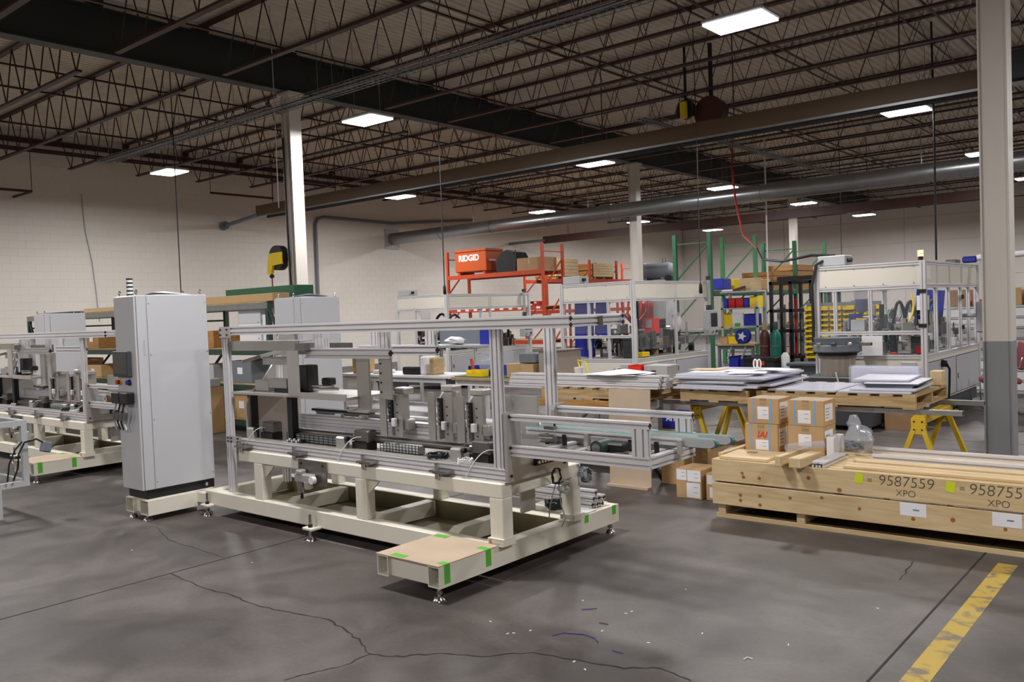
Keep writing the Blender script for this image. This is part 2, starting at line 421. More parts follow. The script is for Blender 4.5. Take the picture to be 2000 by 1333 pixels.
column(-1.82, 22.3, 'white column far behind the big white enclosed machine'); column(-1.82, 34.6, 'white column furthest back near the panelled wall')
# girders (I-beams) with flanges
for gx, lab in ((GX, 'dark grey steel girder crossing the ceiling over the column row'), (-1.82, 'dark grey steel girder carried by the grey-footed column')):
    t = thing('beam', lab, 'girder', (gx, 20, 6.05), kind='structure')
    part(t, 'web', 'girder', B(gx-.01, SY, 6.07, gx+.01, NY, 6.77)); part(t, 'bottom_flange', 'girder', B(gx-.13, SY, 6.05, gx+.13, NY, 6.075)); part(t, 'top_flange', 'girder', B(gx-.13, SY, 6.755, gx+.13, NY, 6.78))
# open web joists
def joist(x0, x1, lab, grp):
    t = thing('roof_joist', lab, 'joist', ((x0+x1)/2, 10.1, 5.9), group=grp); y = 10.1; zb, zt = 5.94, 6.92
    part(t, 'top_chord', 'joist', B(x0, y-.055, zt-.045, x1, y+.055, zt))
    a, b = x0+.75, x1-.75
    part(t, 'bottom_chord', 'joist', B(a-.1, y-.05, zb-.02, b+.1, y+.05, zb+.02))
    n = int((b-a)/.7); s = (b-a)/n; W = []
    for i in range(n): W += [(a+i*s, y, zb), (a+(i+.5)*s, y, zt-.02)]
    part(t, 'web', 'joist', T([(x0+.12, y, zt-.03)]+W+[(b, y, zb), (x1-.12, y, zt-.03)], .014, 5))
    for q in (x0, x1-.16): part(t, 'bearing_seat', 'joist', B(q, y-.06, 6.78, q+.16, y+.06, zt-.04))
    return t
YJ = [10.1+1.83*k for k in range(-5, 22)]
for x0, x1, lab, grp, ys in ((WX+.02, GX-.02, 'distant dark red open-web joist between the block wall and the girder', 'joists of the wall bay', YJ[2:]),
                             (GX+.02, -1.84, 'distant dark red open-web joist of the wide middle roof bay', 'joists of the middle bay', YJ[2:]),
                             (-1.80, 10.3, 'dark red open-web joist in the bay past the grey-footed column', 'joists of the far side bay', YJ[4:])):
    j = joist(x0, x1, lab, grp)
    for i, y in enumerate(ys):
        o = j if i == 0 else clone(j, (j.location.x, y, j.location.z))
        o.location.y = y; o['label'] = lab; kk = round((y-10.1)/1.83)
        bay = 'wall' if 'wall bay' in grp else 'middle' if 'middle' in grp else ''
        if bay and -3 <= kk <= 8:
            nth = ('first', 'second', 'third', 'fourth', 'fifth', 'sixth', 'seventh', 'eighth')
            where = 'in line with the nearest white column' if kk == 0 else '%s %s the nearest white column' % (nth[abs(kk)-1], 'beyond' if kk > 0 else 'in front of')
            o['label'] = 'dark red open-web joist of the %s bay, %s' % (bay, where)
# bridging rows
k = 0
for x, z in ((-22.0, 6.0), (-19.2, 6.0), (-16.4, 6.0), (-11.4, 6.0), (-8.6, 6.0), (-5.8, 6.0), (-3.4, 6.0), (-18.0, 6.85), (-10.0, 6.85), (-7.2, 6.85), (-4.6, 6.85)):
    k += 1; s = struct('trim_%d' % k, 'joist', B(x-.02, 3, z-.022, x+.02, NY, z-.016), B(x-.02, 3, z-.016, x-.014, NY, z+.02))
k += 1; struct('trim_%d' % k, 'joist', B(WX, SY, 6.62, WX+.1, NY, 6.75))
k += 1; struct('trim_%d' % k, 'joist', B(WX+.25, SY, 6.40, WX+.31, NY, 6.46))
# crane runway rail, its wall pipe and hangers
t = thing('runway_rail', 'long brown crane rail hung below the joists on rods', 'rail', (-12, 15, 4.9))
part(t, 'rail_beam', 'rail_brown', B(-22.3, 14.9, 4.87, -2.3, 15.0, 5.17)); part(t, 'track', 'galv', B(-22.1, 14.86, 4.83, -2.3, 15.02, 4.87)); part(t, 'conductor_bar', 'blackmatte', B(-21.8, 14.93, 4.77, -2.5, 14.99, 4.83))
part(t, 'wall_pipe', 'midgrey', C((WX, 14.95, 4.74), (-22.25, 14.95, 4.9), .06)); part(t, 'wall_flange', 'midgrey', C((WX, 14.95, 4.74), (WX+.18, 14.95, 4.77), .13))
part(t, 'motor_box', 'darkgrey', B(-2.9, 14.7, 4.9, -2.2, 15.15, 5.3, .02))
for x in (-21.5, -18.6, -15.7, -12.8, -9.9, -7, -4.1): part(t, 'hanger_rod', 'joist', C((x, 14.95, 5.17), (x, 14.95, 6.93), .011, 6))
t = thing('runway_rail', 'second brown crane rail farther back near the green racks', 'rail', (-12, 28.9, 4.5))
part(t, 'rail_beam', 'joist', B(-22.3, 28.85, 4.56, -2, 28.95, 4.86)); part(t, 'wall_pipe', 'midgrey', C((WX, 28.9, 4.7), (-22.2, 28.9, 4.7), .06))  # beam in darker joist colour, painting in that this far rail is unlit
for x in (-21, -17, -13, -9, -5): part(t, 'hanger_rod', 'joist', C((x, 28.9, 4.86), (x, 28.9, 6.93), .012, 6))
# spiral duct
t = thing('air_duct', 'round galvanised duct running across from the white block wall', 'duct', (-12, 22, 4.4))
part(t, 'pipe', 'duct', C((WX, 22, 4.63), (9, 22, 4.63), .22, 28), smooth=True)
part(t, 'wall_collar', 'lightgrey', B(WX, 21.65, 4.25, WX+.05, 22.35, 5.0))
for i in range(11): part(t, 'duct_seam', 'duct', C((-21.6+i*2.4, 22, 4.63), (-21.54+i*2.4, 22, 4.63), .23, 28), smooth=True)
for x in (-20, -15.2, -10.4, -5.6): part(t, 'hanger_strap', 'galv', C((x, 22, 4.84), (x, 22, 6.93), .01, 6))
# conduit bend on the wall
solo('wall_conduit', 'grey conduit pipe bending down the white block wall', 'pipe', 'midgrey', T([(WX+.1, 26.5, 5.6), (WX+.1, 22, 5.22), (WX+.1, 18.8, 5.26), (WX+.1, 18.55, 5.2), (WX+.1, 18.45, 5.0), (WX+.1, 18.4, 0)], .055, 10), smooth=True)
solo('wall_cable', 'thin pale cable hanging loosely on the white block wall', 'cable', 'lightgrey', T([(WX+.03, 10.65, 5.4), (WX+.03, 10.7, 4.4), (WX+.03, 10.84, 3.57), (WX+.03, 10.9, 2.86), (WX+.03, 10.96, 1.9)], .014, 6))
# hung pipes by the wall
for n_, (p, lab) in enumerate((([(-23.2, 5, 5.22), (-23.2, 9.0, 5.22), (-24.1, 8.9, 5.18)], 'bent brown pipe hanging near the wall corner over the racks'), ([(-23.4, 14.1, 5.63), (-23.4, 16.3, 5.63)], 'straight brown pipe hung level beneath the joists by the wall'), ([(-22.5, 15.6, 6.03), (-22.5, 18.1, 6.03)], 'brown pipe hung close under the joists behind the column'))):
    t = thing('hanging_pipe', lab, 'pipe', p[0]); part(t, 'pipe', 'joist', T(p, .035, 8))
    for q in p[:2]: part(t, 'hanger_rod', 'joist', C(q, (q[0], q[1], 6.95), .009, 5))
# wire cable trays
def tray(name, lab, p0, p1, width, z, ax, hang=6.93):
    t = thing('cable_tray', lab, 'cable tray', (p0 if ax == 'x' else width, width if ax == 'x' else p0, z)); a, b = p0, p1
    def pt(l, c, zz): return (l, width+c, zz) if ax == 'x' else (width+c, l, zz)
    part(t, 'long_wires', 'galv', *[bar(pt(a, c, zz), pt(b, c, zz), .008) for c, zz in ((-.15, z), (-.05, z), (.05, z), (.15, z), (-.15, z+.1), (.15, z+.1), (-.15, z+.05), (.15, z+.05))])
    W = []; l = a
    while l < b: W += [bar(pt(l, -.15, z), pt(l, .15, z), .007), bar(pt(l, -.15, z), pt(l, -.15, z+.1), .007), bar(pt(l, .15, z), pt(l, .15, z+.1), .007)]; l += .14
    part(t, 'cross_wires', 'galv', *W, kind='stuff')
    rd = random.Random(5)
    for i in range(4):
        P = []; l = a
        while l <= b: P.append(pt(l, -.1+.06*i+rd.uniform(-.02, .02), z+.02+rd.uniform(0, .02))); l += 1.0
        part(t, 'cable', ('black', 'lightgrey', 'midgrey', 'black')[i], T(P, .012, 5))
    l = a+.6
    while l < b: part(t, 'hanger_rod', 'galv', C(pt(l, -.16, z), pt(l, -.16, hang), .006, 5), C(pt(l, .16, z), pt(l, .16, hang), .006, 5)); l += 2.6
    return t
tray('t', 'wire cable tray full of cables slung across under the girder', -20.5, -2.2, 9.6, 5.6, 'x')
tray('t', 'wire cable tray running lengthwise behind the brown crane rail', 15.6, 30, -9.35, 5.6, 'y')
tray('t', 'short far wire tray above the round duct', -16, -9.7, 26.5, 5.4, 'x')
# LED high bays
LZ = 5.42
lamp_data = bpy.data.lights.new('lamp', 'AREA'); lamp_data.shape = 'RECTANGLE'; lamp_data.size = .8; lamp_data.size_y = .5; lamp_data.energy = LAMP_WATTS; lamp_data.spread = rad(LAMP_SPREAD); lamp_data.color = (1, .98, .965)
def highbay(x, y, lab):
    t = thing('high_bay_light', lab, 'light', (x, y, LZ), group='LED high bay lights'); z = LZ
    part(t, 'housing', 'lightgrey', B(x-.43, y-.29, z, x+.43, y+.29, z+.06, .02)); part(t, 'driver_box', 'lightgrey', B(x-.25, y-.06, z+.06, x+.25, y+.06, z+.12, .01))
    part(t, 'lens', 'led', B(x-.41, y-.27, z-.025, x+.41, y-.01, z)); part(t, 'lens', 'led', B(x-.41, y+.01, z-.025, x+.41, y+.27, z))
    o = bpy.data.objects.new('lamp', lamp_data); COL.objects.link(o); o.parent = t; o.location = (0, 0, -.03)
    for d in (-.36, .36): part(t, 'hanger_wire', 'galv', C((x+d, y, z+.06), (x+d, y, 6.96), .006, 5))
    return t
LBL = {(2, 2): 'largest bright LED high bay near the top of the view', (1, 2): 'LED high bay just past the girder beside the column top', (0, 2): 'LED high bay in front of the white wall over the tall cabinet',
       (2, 3): 'LED high bay beside the tall grey-footed column', (1, 3): 'LED high bay under the brown crane rail midway', (0, 3): 'LED high bay above the wall conduit', (1, 4): 'LED high bay just above the round duct by the red hose',
       (0, 4): 'LED high bay over the orange storage rack', (2, 4): 'LED high bay half hidden behind the grey-footed column', (0, 5): 'LED high bay over the green rack uprights', (1, 5): 'LED high bay right of the white column past the duct', (0, 6): 'LED high bay deepest in the hall by the green frame', (1, 6): 'LED high bay deepest in the hall above the white machine'}
proto = None
for i, x in enumerate((-19.7, -12.4, -4.93, 2.5)):
    for j, y in enumerate((-4.0, 3.4, 10.8, 18.35, 25.5, 32.3, 39.3)):
        lab = LBL.get((i, j), 'LED high bay out of view over the open floor')
        if proto is None: proto = highbay(x, y, lab)
        else: clone(proto, (x, y, LZ), lab)
# ================================================================ assembly machine on its cream base
def end_cap(par, ax, pos, c1, c2, s=.014, m='black', t=.003):
    """black cross plug in the end of a profile"""
    a = s*.42
    pl = [(-a, -s), (a, -s), (a, -a), (s, -a), (s, a), (a, a), (a, s), (-a, s), (-a, a), (-s, a), (-s, -a), (-a, -a)]
    return part(par, 'end_cap', m, prism([(c1+u, c2+v) for u, v in pl], ax, pos-.0005, pos+t))
def bolts(par, m, pts, ax='y', r=.009, l=.008):
    d = {'x': (l, 0, 0), 'y': (0, -l, 0), 'z': (0, 0, l)}[ax]; pr = None
    for p in pts:
        o = part(par, 'bolt', m, C(p, (p[0]+d[0], p[1]+d[1], p[2]+d[2]), r, 6))
def level_foot(par, x, y, tab=None, z=.09):
    f = part(par, 'leveling_foot', 'chrome', C((x, y, .018), (x, y, z+.05), .011, 10), smooth=True)
    part(f, 'pad', 'chrome', lathe([(.001, .03), (.022, .028), (.036, .01), (.04, 0)][::-1], (x, y, 0), 16), smooth=True); part(f, 'nut', 'steel', C((x, y, .04), (x, y, .058), .02, 6))
    if tab:
        part(f, 'foot_tab', 'cream', B(x-.06, min(y, tab)-.035, z-.008, x+.06, max(y, tab), z+.012, .004)); part(f, 'stud', 'steel', C((x, y, z), (x, y, z+.11), .011, 8)); part(f, 'lock_nut', 'black', C((x, y, z+.012), (x, y, z+.034), .019, 6))
def machine(lab):
    t = thing('assembly_machine', lab, 'machine', (-5.2, 4.4, 0), group='slotted-aluminium machines on cream bases')
    c = .006
    # --- welded base
    part(t, 'base_beam', 'cream', B(-7.06, 4.06, .085, -3.68, 4.16, .215, c)); part(t, 'base_beam', 'cream', B(-7.06, 4.86, .085, -3.68, 4.96, .215, c))
    part(t, 'end_beam', 'cream', hollow('y', 3.52, 5.45, -3.68, .085, -3.58, .215, .008)); part(t, 'end_beam', 'cream', B(-7.06, 4.16, .085, -6.96, 4.86, .215, c))
    part(t, 'step_beam', 'cream', hollow('y', 3.52, 4.06, -4.13, .085, -4.03, .215, .008)); part(t, 'step_face', 'cream', B(-4.03, 3.545, .09, -3.68, 3.555, .205)); part(t, 'step_face', 'cream', B(-4.03, 5.42, .09, -3.68, 5.43, .205))
    part(t, 'step_beam', 'cream', hollow('y', 4.96, 5.45, -4.13, .085, -4.03, .215, .008)); part(t, 'step_top', 'cream', B(-4.13, 4.96, .215, -3.68, 5.45, .221))
    part(t, 'pan', 'olive', B(-6.96, 4.16, .07, -3.68, 4.86, .078)); part(t, 'shaded_pan_wall', 'olive', B(-6.96, 4.855, .078, -3.68, 4.86, .21))  # olive of the pan side paints in the shade on the rear beam's inner face
    for x in (-6.1, -5.0, -4.2): part(t, 'cross_beam', 'cream', prism([(4.16, .1), (4.86, .08), (4.86, .2), (4.34, .2)], 'x', x-.05, x+.05))
    b = part(t, 'step_board', 'hardboard', B(-4.135, 3.515, .215, -3.582, 4.07, .222), label='brown hardboard sheet taped on the step')
    for x0, y0, x1, y1 in ((-4.02, 3.53, -3.9, 3.58), (-4.12, 4.0, -4.0, 4.05), (-3.64, 3.56, -3.578, 3.61), (-3.66, 3.93, -3.578, 3.98)):
        tp = part(b, 'green_tape', 'tape', B(x0, y0, .2222, x1, y1, .2232))
    for y, z in ((3.56, .105), (3.93, .115), (5.0, .16), (5.36, .15)): part(t, 'green_tape', 'tape', B(-3.58, y, z, -3.5788, y+.05, .218))
    for x, y in ((-3.63, 3.56), (-3.63, 5.4), (-4.08, 5.4), (-7.0, 4.9)): level_foot(t, x, y)
    for x, y, tb in ((-5.46, 4.0, 4.06), (-6.99, 4.03, 4.06)): level_foot(t, x, y, tb)
    # --- deck frame
    for x in (-6.24, -4.93): 
        part(t, 'leg', 'cream', B(x-.06, 4.07, .215, x+.06, 4.16, .52, c)); part(t, 'leg', 'cream', B(x-.05, 4.86, .215, x+.05, 4.95, .52, c))
    part(t, 'leg', 'cream', B(-3.66, 4.07, .215, -3.545, 4.17, .52, c)); part(t, 'leg', 'cream', B(-3.66, 4.84, .215, -3.56, 4.94, .52, c))
    part(t, 'tube_stub', 'cream', hollow('y', 4.055, 4.18, -3.67, .215, -3.54, .262, .006)); part(t, 'tube_stub', 'cream', hollow('y', 4.83, 4.95, -3.67, .215, -3.54, .258, .006))
    for x in (-6.3, -5.0):
        g = part(t, 'gusset', 'cream', prism([(x+.12, .52), (x+.26, .52), (x+.12, .4)], 'y', 4.1, 4.115))
    part(t, 'deck_beam', 'cream', B(-6.52, 4.07, .52, -3.545, 4.17, .615, c)); part(t, 'deck_beam', 'cream', B(-6.52, 4.85, .52, -3.56, 4.95, .615, c))
    for x in (-6.52, -3.66): part(t, 'deck_end_beam', 'cream', B(x, 4.17, .52, x+.1, 4.85, .615, c))
    part(t, 'deck_end_beam', 'cream', B(-5.0, 4.17, .53, -4.9, 4.85, .61))
    part(t, 'hanging_bracket', 'alu_plate', B(-3.72, 4.45, .33, -3.705, 4.6, .62)); part(t, 'sticker', 'tapeblue', B(-3.705, 4.5, .48, -3.703, 4.56, .55))
    # --- aluminium bed
    bed = part(t, 'bed_profile', 'alu', EX('x', -6.56, -3.54, 4.13, .66, .06, .088, .03)); part(t, 'bed_profile', 'alu', EX('x', -6.56, -3.54, 4.67, .66, .06, .088, .03))
    part(t, 'bed_plate', 'alu_dark', B(-6.56, 4.16, .69, -3.54, 4.64, .702)); part(t, 'bed_edge', 'alu_plate', B(-6.5, 4.105, .704, -3.6, 4.2, .709))
    for x in (-6.47, -5.72, -4.88, -4.12):
        a = part(t, 'bed_clamp', 'steel', B(x-.03, 4.02, .645, x+.13, 4.1, .66)); part(a, 'adjuster', 'chrome', C((x+.01, 4.06, .6), (x+.01, 4.06, .7), .018, 10), smooth=True); part(a, 'clamp_nut', 'black', C((x+.01, 4.06, .638), (x+.01, 4.06, .645), .034, 8))
    # end plates
    part(t, 'end_plate', 'alu_plate', prism([(4.1, .62), (4.74, .62), (4.74, 1.07), (4.62, 1.07), (4.6, 1.03), (4.58, .8), (4.24, .8), (4.24, 1.0), (4.21, 1.05), (4.17, 1.07), (4.1, 1.07)], 'x', -3.54, -3.515))
    bolts(t, 'black', [(-3.515, y, z) for y, z in ((4.13, .66), (4.7, .66), (4.13, .84), (4.13, 1.04), (4.7, 1.04), (4.55, .72))], 'x', .01)
    part(t, 'valve_block', 'black', B(-3.515, 4.36, .69, -3.49, 4.55, .735))
    for i in range(6): part(t, 'fitting', 'chrome', C((-3.49, 4.375+i*.032, .713), (-3.475, 4.375+i*.032, .713), .011, 8))
    part(t, 'end_plate', 'alu_plate', prism([(4.16, .7), (4.72, .7), (4.72, 1.58), (4.52, 1.58), (4.44, 1.32), (4.34, 1.2), (4.22, 1.1), (4.16, 1.0)], 'x', -6.52, -6.5))
    # --- posts and top rails
    for x, y, z0 in ((-3.6, 4.13, .7), (-3.6, 4.69, .7), (-6.72, 4.13, .215), (-6.72, 4.69, .215)): part(t, 'post', 'alu', EX('z', z0, 1.596, x, y, .08, .04))
    for y in (4.12, 4.69):
        r = part(t, 'top_rail', 'alu', EX('x', -6.76, -3.0, y, 1.633, .04, .074, .037)); end_cap(r, 'x', -3.0, y, 1.652); end_cap(r, 'x', -3.0, y, 1.614)
    part(t, 'cross_rail', 'alu', EX('y', 4.14, 4.67, -3.03, 1.63, .04, .06)); part(t, 'rail_joiner', 'alu_dark', B(-3.008, 4.42, 1.6, -2.998, 4.46, 1.66))
    part(t, 'cross_rail', 'alu', EX('y', 4.14, 4.67, -6.72, 1.633, .06, .074, .037))
    k = part(t, 'corner_plate', 'alu_plate', B(-6.76, 4.09, 1.575, -6.6, 4.1, 1.67)); bolts(k, 'black', [(-6.74+.1*i, 4.09, 1.6+.045*j) for i in (0, 1) for j in (0, 1)])
    k = part(t, 'corner_plate', 'alu_plate', B(-6.72, 4.09, .66, -6.5, 4.1, .72)); bolts(k, 'black', [(-6.7+.05*i, 4.09, .675+.03*j) for i in (0, 1, 3) for j in (0, 1)])
    # mid rails hung from the top
    for y, x0, x1 in ((4.2, -5.68, -4.68), (4.6, -5.5, -4.6)):
        r = part(t, 'mid_rail', 'alu', EX('x', x0, x1, y, 1.437, .04, .08)); end_cap(r, 'x', x1, y, 1.437, .022)
        part(t, 'hanger_post', 'alu', EX('z', 1.477, 1.596, x1-.06, y, .09, .04)); part(t, 'hanger_post', 'alu', EX('z', 1.477, 1.596, x0+.2, y, .09, .04))
    part(t, 'hung_plate', 'alu_plate', B(-5.12, 4.24, 1.0, -4.98, 4.255, 1.42)); part(t, 'hung_plate', 'alu_plate', B(-5.12, 4.255, 1.0, -5.1, 4.36, 1.42)); part(t, 'hung_foot', 'alu_plate', B(-5.2, 4.2, .985, -4.96, 4.36, 1.0))
    # loading station with shelf
    part(t, 'top_channel', 'alu_plate', B(-6.68, 4.14, 1.46, -5.7, 4.15, 1.54), B(-6.68, 4.15, 1.53, -5.7, 4.3, 1.54)); part(t, 'back_channel', 'alu_dark', B(-6.5, 4.6, 1.40, -5.6, 4.61, 1.5))
    part(t, 'tie_rod', 'alu_plate', bar((-6.6, 4.2, 1.36), (-6.45, 4.5, 1.44), .03)); part(t, 'rail_block', 'alu', EX('z', 1.45, 1.6, -5.55, 4.25, .16, .04)); part(t, 'joint_block', 'steel', B(-5.72, 4.12, 1.46, -5.6, 4.22, 1.52)) 
    part(t, 'shelf_plate', 'alu_plate', B(-6.66, 4.12, 1.085, -5.1, 4.62, 1.105)); part(t, 'shelf_bracket', 'alu_plate', B(-5.82, 4.11, 1.1, -5.68, 4.125, 1.46))
    part(t, 'shelf_rib', 'alu_plate', B(-5.68, 4.11, 1.08, -5.1, 4.12, 1.13))
    part(t, 'gripper_block', 'alu_plate', B(-6.5, 4.25, 1.105, -6.3, 4.4, 1.2, .005)); part(t, 'gripper_block', 'alu_plate', B(-6.25, 4.22, 1.14, -6.0, 4.3, 1.22, .005)); part(t, 'slide', 'black', B(-6.2, 4.24, 1.105, -5.9, 4.4, 1.14)); part(t, 'slide', 'black', B(-5.95, 4.3, 1.11, -5.82, 4.42, 1.33, .01)); part(t, 'slide', 'black', B(-5.64, 4.3, 1.17, -5.54, 4.38, 1.23, .01))
    part(t, 'upright', 'alu', EX('z', 1.105, 1.4, -6.42, 4.45, .04, .04)); part(t, 'upright_arm', 'alu_plate', B(-6.44, 4.3, 1.33, -6.05, 4.32, 1.4)); part(t, 'cylinder_rod', 'chrome', C((-5.6, 4.2, 1.15), (-5.3, 4.2, 1.16), .012, 8), C((-5.62, 4.2, 1.175), (-5.35, 4.2, 1.178), .008, 8))
    for i in range(3): part(t, 'air_hose', ('clear', 'lightgrey', 'tapeblue')[i], T(arc((-5.95+.03*i, 4.25, 1.3), (-5.75, 4.2, 1.08+.02*i), .1, 8, (.04, -.05, 0)), .005, 5))
    for x in (-6.5, -5.93): part(t, 'black_post', 'black', B(x-.045, 4.2, .7, x+.02, 4.26, 1.085))
    # long linear rails
    for y, z, w in ((4.36, .885, .05), (4.36, .83, .055), (4.56, .9, .05)): part(t, 'linear_rail', 'alu', EX('x', -6.05, -3.62, y, z, .04, w, .05))
    part(t, 'roller_tube', 'alu_dark', C((-6.0, 4.30, .775), (-3.95, 4.30, .775), .028, 14), smooth=True); part(t, 'chain_guide', 'darkgreen', B(-6.05, 4.5, .925, -5.3, 4.56, .945)); part(t, 'rail_cover', 'alu_plate', B(-6.0, 4.33, .912, -3.8, 4.4, .916))
    for x, y in ((-5.5, 4.36), (-5.2, 4.36), (-5.4, 4.56), (-5.05, 4.56)): part(t, 'carriage_stop', 'white', B(x-.04, y-.02, .915, x+.04, y+.02, .94, .004)); 
    # station towers
    for i, (x, zt, y0) in enumerate(((-4.75, 1.13, 4.22), (-4.26, 1.16, 4.24), (-3.98, 1.14, 4.24))):
        tw = part(t, 'station_tower', 'alu_plate', prism([(4.24, .83), (4.42, .83), (4.42, zt), (4.3, zt), (4.24, zt-.06)], 'x', x-.008, x+.008))
        part(tw, 'tower_face', 'alu_plate', B(x-.1, y0, .82, x-.03, y0+.012, zt)); part(tw, 'tower_face', 'alu_plate', B(x+.04, y0+.02, .82, x+.12, y0+.032, zt))
        s_ = part(tw, 'hole_strip', 'black', B(x-.005, y0+.0, .93, x+.035, y0+.02, zt-.04))
        for j in range(5): part(s_, 'stud', 'chrome', C((x+.015, y0, .955+j*.032), (x+.015, y0-.004, .955+j*.032), .006, 6))
        bolts(tw, 'black', [(x+.07, y0+.02, z) for z in (.87, .93, 1.0, 1.06)], 'y', .006, .004)
        part(tw, 'tool_block', 'white', B(x+.04, y0-.02, .9, x+.08, y0+.01, .96, .005)); part(tw, 'gripper', 'alu_plate', B(x+.1, 4.26, .87, x+.16, 4.34, .95, .008)); part(tw, 'head_block', 'alu_plate', B(x-.03, 4.3, zt, x+.09, 4.4, zt+.045, .008))
    part(t, 'upper_plate', 'alu_plate', B(-4.78, 4.195, 1.1, -4.68, 4.21, 1.41)); part(t, 'upper_plate', 'alu_plate', B(-4.83, 4.21, 1.1, -4.78, 4.3, 1.41)); bolts(t, 'black', [(-4.805, 4.21, z) for z in (1.15, 1.22, 1.29, 1.36)], 'y', .007)
    part(t, 'far_tower', 'alu_plate', B(-4.55, 4.6, .85, -4.4, 4.62, 1.12), B(-4.5, 4.58, 1.1, -4.44, 4.62, 1.16)); part(t, 'far_tower', 'alu_plate', B(-3.78, 4.5, .84, -3.58, 4.52, 1.13)); part(t, 'far_tower', 'alu_plate', B(-3.95, 4.55, .84, -3.86, 4.57, 1.12))
    # drives, trays, coils on the bed
    for i, x in enumerate((-6.44, -5.23, -4.01)):
        mt = part(t, 'bearing_block', 'alu_plate', B(x-.06, 4.14, .7, x+.04, 4.19, .8, .012)); part(mt, 'knob', 'black', C((x+.04, 4.165, .785), (x+.07, 4.165, .785), .018, 10)); part(mt, 'drive', 'alu_dark', B(x+.09, 4.2, .76, x+.25, 4.3, .85, .01)); part(mt, 'drive_cover', 'black', B(x+.07, 4.2, .7, x+.24, 4.3, .76)); part(mt, 'shaft', 'steel', C((x+.04, 4.25, .8), (x+.12, 4.25, .8), .014, 8))
    for x0, x1 in ((-6.02, -5.3), (-4.86, -4.45)):
        bk = part(t, 'wire_basket', 'black', *[bar((x0, 4.22, .71+.02*j), (x1, 4.22, .71+.02*j), .004) for j in range(4)], *[bar((x0+(x1-x0)*j/12, 4.22, .705), (x0+(x1-x0)*j/12, 4.22, .775), .004) for j in range(13)]); part(bk, 'basket_load', 'white' if x0 > -5 else 'lightgrey', B(x0+.01, 4.23, .705, x1-.01, 4.3, .77, .006))
    part(t, 'terminal_strip', 'black', B(-5.95, 4.16, .7, -5.75, 4.2, .735)); 
    for i in range(6): part(t, 'terminal', 'white', B(-5.94+i*.03, 4.155, .712+.012*(i % 2), -5.925+i*.03, 4.17, .73+.012*(i % 2)))
    part(t, 'cable_coil', 'black', coil((-4.22, 4.18, .715), .07, 6, .006, .03, seed=2)); part(t, 'cable_coil', 'white', coil((-3.9, 4.12, .715), .05, 5, .004, .03, seed=3))
    for x in (-6.4, -5.15, -3.82): part(t, 'sensor_lead', 'white', T(arc((x+.1, 4.2, .8), (x-.06, 4.09, .62), -.06, 8, (.02, -.02, 0)), .0035, 5))
    # regulator on its plate
    r = part(t, 'regulator_plate', 'alu_dark', B(-5.65, 4.05, .42, -5.3, 4.06, .61), label='grey bracket plate carrying the air regulator'); bolts(r, 'black', [(-5.61, 4.05, .58), (-5.34, 4.05, .58)])
    part(r, 'regulator_body', 'alu_plate', B(-5.63, 3.99, .44, -5.42, 4.05, .51, .01), B(-5.6, 3.98, .5, -5.53, 4.04, .54, .01)); part(r, 'filter_bowl', 'steel', lathe([(.012, -.1), (.03, -.085), (.034, 0)], (-5.57, 4.015, .45), 14), smooth=True); part(r, 'filter_bowl', 'alu_plate', lathe([(.02, -.06), (.034, -.05), (.036, 0)], (-5.48, 4.015, .45), 14), smooth=True); part(r, 'gauge', 'white', C((-5.41, 4.02, .47), (-5.41, 3.985, .47), .03, 16)); part(r, 'drain', 'black', C((-5.57, 4.015, .35), (-5.57, 4.015, .31), .012, 8))
    # --- discharge tray with belts
    for y in (4.15, 4.65):
        part(t, 'tray_rail', 'alu', EX('x', -3.515, -2.5, y, .823, .04, .07, .035)); g = part(t, 'guard_rail', 'alu', EX('x', -3.515, -2.5, y, 1.035, .04, .04)); part(t, 'guard_post', 'alu', EX('z', .858, 1.015, -2.56, y, .1, .04)); end_cap(g, 'x', -2.5, y, 1.035)
    part(t, 'tray_end_rail', 'alu', EX('y', 4.17, 4.63, -2.52, .823, .04, .07, .035))
    for x in (-3.35, -3.12, -2.88, -2.68): part(t, 'tray_cross_rail', 'alu', EX('y', 4.17, 4.63, x, .81, .04, .04))
    for y, x1 in ((4.44, -2.27), (4.6, -2.25)):
        cv = part(t, 'conveyor_beam', 'alu', EX('x', -3.62, x1, y, .91, .035, .05, .05)); part(cv, 'end_shoe', 'lightgrey', prism([(x1-.18, .885), (x1+.0, .885), (x1+.022, .897), (x1+.028, .91), (x1+.022, .925), (x1+.0, .936), (x1-.18, .936)], 'y', y-.022, y-.0176))
        part(cv, 'belt', 'belt', prism([(-3.62, .937), (x1+.0, .937), (x1+.03, .927), (x1+.04, .91), (x1+.03, .89), (x1, .88), (x1-.3, .88), (x1-.3, .884), (x1, .884), (x1+.03, .897), (x1+.035, .91), (x1+.025, .927), (x1, .934), (-3.62, .934)], 'y', y-.016, y+.016)); part(cv, 'pulley', 'steel', C((x1+.01, y-.018, .91), (x1+.01, y+.018, .91), .024, 16), smooth=True); part(cv, 'pulley_hole', 'black', C((x1+.01, y-.0195, .91), (x1+.01, y-.0185, .91), .008, 10))
    for x in (-3.44, -3.3, -3.05, -2.8, -2.62): part(t, 'conveyor_leg', 'black', B(x-.012, 4.41, .83, x+.012, 4.43, .9))
    for x in (-3.12, -2.46): part(t, 'conveyor_bracket', 'alu_plate', B(x-.015, 4.4, .84, x+.015, 4.42, .92))
    mo = part(t, 'gear_motor', 'black', B(-2.95, 4.3, .84, -2.78, 4.42, .89, .01)); part(mo, 'motor_can', 'darkgreen', C((-2.93, 4.24, .865), (-2.93, 4.36, .865), .045, 18), smooth=True); part(mo, 'motor_plate', 'alu_plate', B(-3.05, 4.36, .82, -2.94, 4.37, .91)); part(mo, 'end_bell', 'steel', C((-2.93, 4.235, .865), (-2.93, 4.24, .865), .03, 14))
